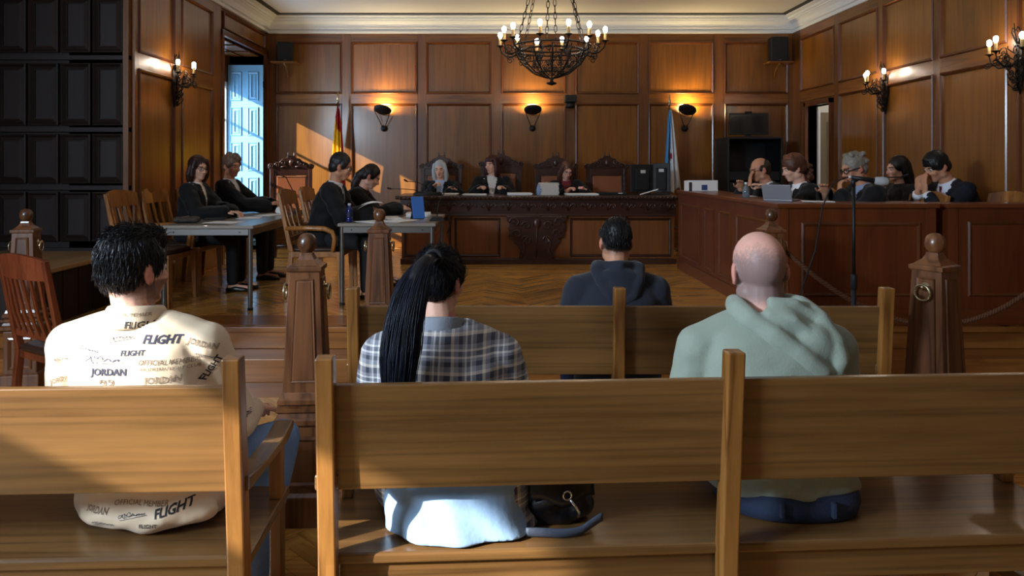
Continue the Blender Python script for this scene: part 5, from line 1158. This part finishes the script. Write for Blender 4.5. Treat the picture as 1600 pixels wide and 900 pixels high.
# --- man in the navy hoodie one row ahead
I = person('man with short black hair in a dark navy hooded top one row ahead', (X(966, 3.62), 3.63, 0), 0, s=.95, shdrop=.02, seat=.45, lean=(.05, .12, .16), head=(.03, .05, 0), hands=((.20, .36, .66), (-.20, .36, .66)), hints=((.35, -.6, -.8), (-.35, -.6, -.8)), w=1.12, skin='tan', top='custom', vneck=None, infl=.03, pants=M['navy_denim'], dec=None, voxel=.0065, kspread=.08,
           stubble=lambda x, y, z: list(fade(-.07, .0, (52, 44, 42), .9, .03)(x, y, z)))
garment(I, 'hooded_sweatshirt', M['hood_navy'], .009, 8, .004, seedf=4.0)
hood(I, ([(-.06, .08, .0), (-.095, .03, .035), (-.10, -.04, .03), (-.085, -.09, -.02), (-.05, -.12, -.09), (.0, -.13, -.125)], [.03, .034, .035, .034, .03, .024]), ([(.06, .08, .0), (.095, .03, .035), (.10, -.04, .035), (.09, -.09, -.01), (.06, -.12, -.08), (.0, -.13, -.125)], [.03, .034, .035, .034, .03, .024]),
     [((0, -.09, .0), (.10, .045, .05), 0), ((0, -.11, -.06), (.08, .04, .075), 0)], M['hood_navy'], [([(-.09, -.02, .055), (0, -.095, .06), (.09, -.02, .055)], [.022, .024, .022])])
m = MB().ell((0, -.018, .040), (.079, .094, .093), seg=24, rings=16); m.ell((0, -.050, .01), (.070, .058, .055)); [m.ell((k*.064, .004, .035), (.016, .05, .04)) for k in (-1, 1)]
hb = hair_obj(I, m, (15, 14, 15), .005, .0015, 50); strands(I, hb, 1400, .03, (22, 21, 22), lambda c, n: Vector((c.x*1.5, -.2, -.9)) if c.z < .09 else Vector((0, -.9, -.1)), lift=.002, sd=3)
# --- black handbag on the seat
M['bag'] = plain('black_nylon', (16, 17, 20), .38, bump=.35, bscale=18, spec=.5)
hbx = empty('handbag', (X(868, 2.32), 2.36, .451), .15, label='soft black handbag with silver clasp lying beside the woman on the pew', cat='handbag')
hm_ = MB().loft([((0, 0, .0), V3(.105, 0, 0), V3(0, .075, 0)), ((0, 0, .05), V3(.115, 0, 0), V3(0, .09, 0)), ((0, .01, .12), V3(.105, 0, 0), V3(0, .08, 0)), ((0, .02, .19), V3(.085, 0, 0), V3(0, .05, 0))], 24); hm_.ell((-.04, -.04, .07), (.06, .06, .07)); hm_.ell((.06, -.05, .06), (.05, .05, .06))
me = remesh(hm_, .006, 4); co = coords(me); n = np.empty(len(co)*3, np.float32); me.vertices.foreach_get('normal', n); n = n.reshape(-1, 3); co = co+n*(.004*np.sin(co[:, 0]*60+co[:, 2]*35)+.003*np.sin(co[:, 2]*80-co[:, 0]*30))[:, None]; co[:, 2] = np.maximum(co[:, 2], 0); me.vertices.foreach_set('co', co.ravel()); mesh_obj('bag_body', me, M['bag'], hbx)
MB().grid(14, 8, lambda a, b: V3((a-.5)*.21, -.075-.03*math.sin(a*PI)+.0*b-.02*(1-b), .09+.105*b+.012*math.sin(a*9))).build('flap', M['bag'], hbx, smooth=True).modifiers.new('t', 'SOLIDIFY').thickness = .006
sil = plain('bag_silver', (200, 200, 200), .2, metal=1)
MB().tube([(.01+.013*math.cos(t), -.128, .115+.013*math.sin(t)) for t in np.linspace(0, 2*PI, 17)[:-1]], .0028, 6, True).build('ring', sil, hbx, smooth=True); MB().tube([(.018, -.130, .103), (.035, -.134, .082), (.045, -.134, .065), (.043, -.130, .05)], .0045, 6).build('clasp', sil, hbx, smooth=True)
MB().grid(26, 3, lambda a, b: V3(-.12+.24*a, -.135-.02*math.sin(a*PI), .004+.002*math.sin(a*9)+.10*max(0, a-.7)+.026*b)).build('strap', plain('bag_strap', (66, 74, 88), .6, bump=.2), hbx, smooth=True).modifiers.new('t', 'SOLIDIFY').thickness = .004
# ---------------------------------------------------------------- papers, bottles, microphones, screens
def sheet(loc, rz, label, n=1, w_=.21, h_=.297, thick=.0012, group=None, mat=None, name=None):
    r = empty(name or ('sheet_of_paper' if n == 1 else 'stack_of_papers'), loc, rz, label=label, cat='paper' if not name else name.split('_')[-1], group=group)
    random.seed(hash(label) % 1000 if False else len(label)*7+n)
    for i in range(n):
        a = random.uniform(-.06, .06) if i else 0; M_ = Matrix.Translation((random.uniform(-.006, .006), random.uniform(-.006, .006), i*thick*1.02)) @ Matrix.Rotation(a, 4, 'Z')
        MB().box(-w_/2, w_/2, -h_/2, h_/2, 0, thick, M_).build('page', mat or M['paper'], r)
    return r
tz = TZ+.001
sheet((-2.36, 7.10, tz), .2, 'white sheet of paper under the hands of the woman with the bob', 2)
sheet((-2.40, 6.55, tz), 1.35, 'single white sheet lying at the near end of the left grey table', 1)
sheet((-2.27, 7.50, tz), -.4, 'white papers in front of the man with the open collar', 3)
sheet((-1.10, 6.62, tz), .9, 'white papers beside the blue bottle on the grey table', 4)
sheet((-.88, 6.72, tz), -.5, 'loose white sheets in front of the upright tablet', 3, .25, .33)
sheet((-1.02, 7.10, tz), .3, 'open white papers under the reading man', 5, .22, .32); sheet((-.76, 7.38, tz), .1, 'thick white bundle of papers before the bending woman', 10, .24, .32, .003)
pg = empty('held_paper', (-1.17, 6.83, TZ+.09), .2, label='white sheet held up in the hands of the man in black', cat='paper')
MB().grid(10, 12, lambda a, b: V3(-.13+.26*a, (b-.5)*.30, .04*math.sin(a*PI*.9)+.06*a)).build('page', M['paper'], pg, smooth=True).modifiers.new('t', 'SOLIDIFY').thickness = .001
nbk = empty('notebook', (-2.62, 6.92, tz), .2, label='closed dark notebook on the left grey table', cat='notebook'); box('cover', M['matte_black'], -.09, .09, -.12, .12, 0, .014, nbk, bevel=.003); box('pages', M['paper'], -.085, .088, -.116, .116, .003, .011, nbk)
prs = empty('purse', (-2.70, 6.48, tz), .3, label='small dark patterned pouch at the corner of the left grey table', cat='purse')
mb = MB(); random.seed(5); [mb.ell((random.uniform(-.08, .08), random.uniform(-.06, .06), .03), (.04, .04, .028)) for _ in range(10)]; mb.ell((0, 0, .025), (.10, .08, .025)); mesh_obj('pouch', remesh(mb, .006, 2), plain('patterned_pouch', (58, 50, 44), .7, vary=.8, bscale=60), prs); MB().tube([(-.09, .02, .035), (0, .03, .058), (.09, .02, .035)], .003, 5).build('zipper', M['brass'], prs)
cp = empty('paper_tissue', (-2.20, 7.62, tz), 0, label='crumpled white tissue by the clasped hands of the seated man', cat='tissue')
mb = MB(); [mb.ell((random.uniform(-.04, .04), random.uniform(-.04, .04), .03+random.uniform(0, .02)), random.uniform(.02, .032)) for _ in range(9)]; mesh_obj('crumpled_sheet', remesh(mb, .006, 1), M['paper'], cp)
# blue water bottle
M['blue_plastic'] = plain('blue_bottle', (24, 38, 110), .15, coat=.6, trans=.3)
bt = empty('water_bottle', (X(546, 6.56), 6.56, tz), 0, label='dark blue plastic water bottle standing on the grey table', cat='bottle')
MB().lathe([(.026, 0), (.031, .006), (.031, .035), (.029, .04), (.031, .045), (.031, .10), (.026, .125), (.013, .142), (.012, .15)], seg=18).build('bottle_body', M['blue_plastic'], bt, smooth=True); MB().lathe([(.014, .148), (.0145, .165), (.012, .168)], seg=16).build('bottle_cap', plain('bottle_cap', (190, 196, 210), .4), bt, smooth=True); MB().lathe([(.0318, .05), (.0318, .09)], seg=18).build('bottle_label', plain('bottle_label', (20, 26, 60), .5), bt)
# tablet standing upright
tbx = empty('tablet', (X(655, 6.95), 6.95, tz), .55, label='tablet with blue cover standing upright among the papers', cat='tablet')
Mx = Matrix.Rotation(-.22, 4, 'X'); MB().box(-.062, .062, -.005, .005, .004, .215, Mx).build('case', plain('tablet_blue', (60, 112, 190), .4), tbx, bevel=.004); MB().box(-.056, .056, .005, .0065, .014, .205, Mx).build('display', M['glass_dark'], tbx); MB().hexa([(-.05, .0, 0), (.05, 0, 0), (.05, .09, 0), (-.05, .09, 0)], [(-.05, .03, .12), (.05, .03, .12), (.05, .034, .12), (-.05, .034, .12)]).build('stand_flap', M['black'], tbx)
def gooseneck(base, tip, label, bw=.07, mid=.6):
    b, t = Vector(base), Vector(tip); r = empty('gooseneck_microphone', b, 0, label=label, cat='microphone', group='gooseneck desk microphones'); d = t-b
    MB().hexa([(-bw, -.06, 0), (bw, -.06, 0), (bw, .06, 0), (-bw, .06, 0)], [(-bw*.6, -.03, .035), (bw*.6, -.03, .035), (bw*.6, .05, .04), (-bw*.6, .05, .04)]).build('base', M['black'], r, bevel=.006)
    pts = [Vector((0, .01, .03)), Vector((d.x*.12, d.y*.12, d.z*.45+.02)), Vector((d.x*.5, d.y*.5, d.z*.85)), d*.9]; MB().tube(pts, .005, 6).build('neck', M['black'], r, smooth=True)
    MB().tube([d*.88, d*.92, d*1.0, d*1.02], [.006, .011, .011, .006], 10).build('capsule', M['matte_black'], r, smooth=True); return r
gooseneck((X(683, 6.75), 6.72, tz), P(712, 286, 7.0), 'black gooseneck microphone on the grey table beside the tablet')
gooseneck((X(462, 7.6), 7.62, tz), P(430, 266, 7.45), 'black gooseneck microphone at the far corner of the left grey table')
jz = JT+.001
gooseneck((JX0+.22, 9.45, jz), P(606, 294, 9.2), 'lower black gooseneck microphone at the left end of the judges bench', .05); gooseneck((JX0+.36, 9.5, jz), P(632, 281, 9.25), 'upper black gooseneck microphone at the left end of the judges bench', .05)
gooseneck((3.45, 7.05, PZ+.94), P(1418, 273, 6.6), 'black gooseneck microphone in front of the young woman by the right wall', .05)
pd = empty('side_desk', (3.32, 6.92, PZ), label='small wooden stand under the microphone by the right wall', cat='stand'); box('top', M['counter_rail'], 0, .25, 0, .30, .90, .94, pd, bevel=.004); [box('leg', M['counter'], x, x+.03, y, y+.03, 0, .90, pd) for x in (.01, .21) for y in (.01, .26)]
kb = empty('control_keyboard', (JX0+.18, 9.22, jz), 0, label='dark control keyboard at the left end of the judges bench', cat='keyboard'); box('case', M['black'], 0, .36, 0, .14, 0, .03, kb, bevel=.004)
for i in range(9):
    for j in range(3): box('key', M['matte_black'], .02+i*.036, .05+i*.036, .015+j*.04, .048+j*.04, .03, .038, kb)
# judges' papers
for k, (px, y, n, w_, lb) in enumerate(((690, 9.40, 6, .42, 'open papers in front of the grey-haired judge'), (742, 9.38, 4, .30, 'thin white papers between two judges'), (812, 9.42, 8, .30, 'sheaf of white papers right of the middle judge'), (908, 9.40, 6, .40, 'white papers in front of the reading judge'))): sheet((X(px, y), y, jz), .05*(k-1), lb, n, w_, .26, .003)
sheet((X(857, 9.42), 9.42, jz), .04, 'tall stack of paper files in front of the reading judge', 26, .24, .22, .0058, mat=plain('file_paper', (206, 200, 192), .85, vary=.1))
pj = empty('water_jug', (X(843, 9.36), 9.34, jz), 0, label='bluish glass water jug beside the tall stack of files', cat='jug'); MB().lathe([(.035, 0), (.04, .005), (.042, .06), (.034, .10), (.026, .125), (.028, .135), (.022, .13)], seg=18).build('glass_body', plain('jug_glass', (160, 190, 225), .12, trans=.6), pj, smooth=True)
MB().tube([(.03, 0, .11), (.06, 0, .10), (.065, 0, .06), (.038, 0, .03)], .005, 6).build('handle', plain('jug_handle', (170, 195, 225), .15, trans=.5), pj, smooth=True)
ft_ = empty('folder', (X(955, 9.45), 9.42, jz), .03, label='closed black laptop lying in front of the empty chair', cat='laptop'); ft_.name = 'closed_laptop'; box('base', M['black'], -.18, .18, -.12, .12, 0, .018, ft_, bevel=.004); box('lid', M['matte_black'], -.18, .18, -.12, .12, .019, .03, ft_, bevel=.004); box('sticker', M['paper'], .06, .12, -.1225, -.12, .02, .028, ft_)
op = empty('leaning_paper', (X(1012, 9.35), 9.34, jz), -.2, label='white sheet lying tilted in front of the black monitors', cat='paper'); MB().hexa([(-.10, -.06, .0), (.13, -.06, .07), (.13, .10, .075), (-.10, .10, .004)], [(-.10, -.06, .004), (.13, -.06, .074), (.13, .10, .079), (-.10, .10, .008)]).build('page', M['paper'], op)
def monitor(px0, px1, py0, d, rz, label):
    w_ = abs(X(px1, d)-X(px0, d))/math.cos(rz); z1 = Z(py0, d)-JT; r = empty('computer_monitor', ((X(px0, d)+X(px1, d))/2, d, jz), rz, label=label, cat='monitor')
    box('panel', M['black'], -w_/2, w_/2, 0, .035, .02, z1, r, bevel=.006); box('rear_housing', M['matte_black'], -w_*.3, w_*.3, -.03, 0, .05, z1-.06, r, bevel=.012); box('label_sticker', plain('sticker', (196, 196, 192), .7), -.03, .035, -.034, -.03, z1-.115, z1-.075, r); box('foot', M['black'], -.1, .1, -.08, .1, 0, .012, r, bevel=.004); box('display', M['glass_dark'], -w_/2+.012, w_/2-.012, .035, .037, .035, z1-.015, r)
    return r
monitor(985, 1022, 257, 9.70, .06, 'larger black monitor seen from the back at the right end of the bench'); monitor(1021, 1046, 255, 9.62, -.35, 'narrower black monitor turned away beside the white and blue flag')
# on the counter
bxp = empty('storage_box', (X(1095, 8.45), 8.45, CT+.001), .02, label='white cardboard box with a blue square at the far end of the counter', cat='box')
box('carton', M['paper'], -.165, .165, -.1, .1, 0, .115, bxp, bevel=.003); box('blue_mark', plain('box_blue', (52, 70, 120), .6), -.02, .045, -.1015, -.1, .01, .07, bxp); box('dark_mark', plain('box_dark', (50, 46, 48), .6), -.165, -.13, -.1015, -.1, .0, .10, bxp); box('lid_flap', M['paper'], -.165, .165, -.1, -.03, .115, .121, bxp)
lp = empty('laptop', (2.33, 6.05, CT+.001), -.75, label='open silver laptop on the counter in front of the curly-haired woman', cat='laptop')
sv = plain('laptop_silver', (150, 150, 156), .4, metal=.3); box('base', sv, -.12, .12, 0, .15, 0, .014, lp, bevel=.003); MB().box(-.12, .12, -.004, .004, 0, .125, Matrix.Translation((0, 0, .014)) @ Matrix.Rotation(.30, 4, 'X')).build('lid', sv, lp, bevel=.003); box('keyboard', M['matte_black'], -.10, .10, .03, .10, .014, .016, lp)
wb_ = empty('water_bottle', (2.30, 6.72, CT+.001), 0, label='small clear plastic water bottle on the counter by the leaning man', cat='bottle'); clear = plain('clear_plastic', (150, 165, 175), .1, trans=.7); MB().lathe([(.028, 0), (.032, .006), (.032, .08), (.013, .11), (.013, .12)], seg=16).build('bottle_body', clear, wb_, smooth=True); MB().lathe([(.014, .118), (.014, .135), (.01, .137)], seg=12).build('bottle_cap', M['paper'], wb_, smooth=True)
sheet((2.42, 6.95, CT+.001), 1.4, 'small white note on the counter beside the clear bottle', 2, .15, .1)
sheet((2.62, 5.95, CT+.001), 1.2, 'white page on the counter in front of the grey-haired man', 2, .18, .24)
# ---------------------------------------------------------------- standing microphone
MD = 4.45; mx = X(1334, MD)
ms = empty('microphone_stand', (mx, MD, 0), 0, label='tall black microphone stand with a thin round pole before the counter', cat='stand')
zt = Z(289, MD); MB().lathe([(.14, 0), (.14, .012), (.03, .022), (.016, .04)], seg=28).build('round_base', M['black'], ms, smooth=True); MB().lathe([(.0155, .03), (.0155, .84)], seg=12).build('lower_tube', M['black'], ms, smooth=True); MB().lathe([(.019, .82), (.019, .90), (.014, .91)], seg=12).build('clutch', M['matte_black'], ms, smooth=True); MB().lathe([(.010, .90), (.010, zt)], seg=12).build('upper_tube', M['black'], ms, smooth=True); MB().tube([(0, 0, zt-.01), (-.005, 0, zt+.02), (.02, 0, zt+.035)], [.012, .016, .014], 8).build('clip', M['black'], ms, smooth=True)
mic = empty('microphone', (mx, MD, 0), 0, label='black handheld microphone with grey foam head clipped on the stand', cat='microphone')
a, b, c = P(1330, 277, MD)-Vector((mx, MD, 0)), P(1366, 282, MD-.03)-Vector((mx, MD, 0)), P(1390, 284, MD-.05)-Vector((mx, MD, 0))
MB().tube([a, a.lerp(b, .5), b], [.011, .0135, .017], 12).build('handle', M['black'], mic, smooth=True)
MB().tube([b-(c-b)*.05, b.lerp(c, .15), b.lerp(c, .5), b.lerp(c, .85), c], [.014, .024, .027, .024, .01], 14).build('foam_head', plain('grey_foam', (172, 172, 170), .9, bump=.5, bscale=300), mic, smooth=True)
MB().tube([a, a-(b-a)*.12], [.010, .008], 8).build('plug', plain('plug', (200, 196, 190), .4), mic, smooth=True)
MB().tube([a-(b-a)*.1, a+V3(-.10, .02, -.03), a+V3(-.16, .03, -.18), a+V3(-.20, .04, -.45), a+V3(-.30, .05, -.75), a+V3(-.34, .05, -1.15), V3(-.36, .05, .01), V3(-.1, .12, .008)], .0045, 6).build('cable', M['matte_black'], mic, smooth=True)
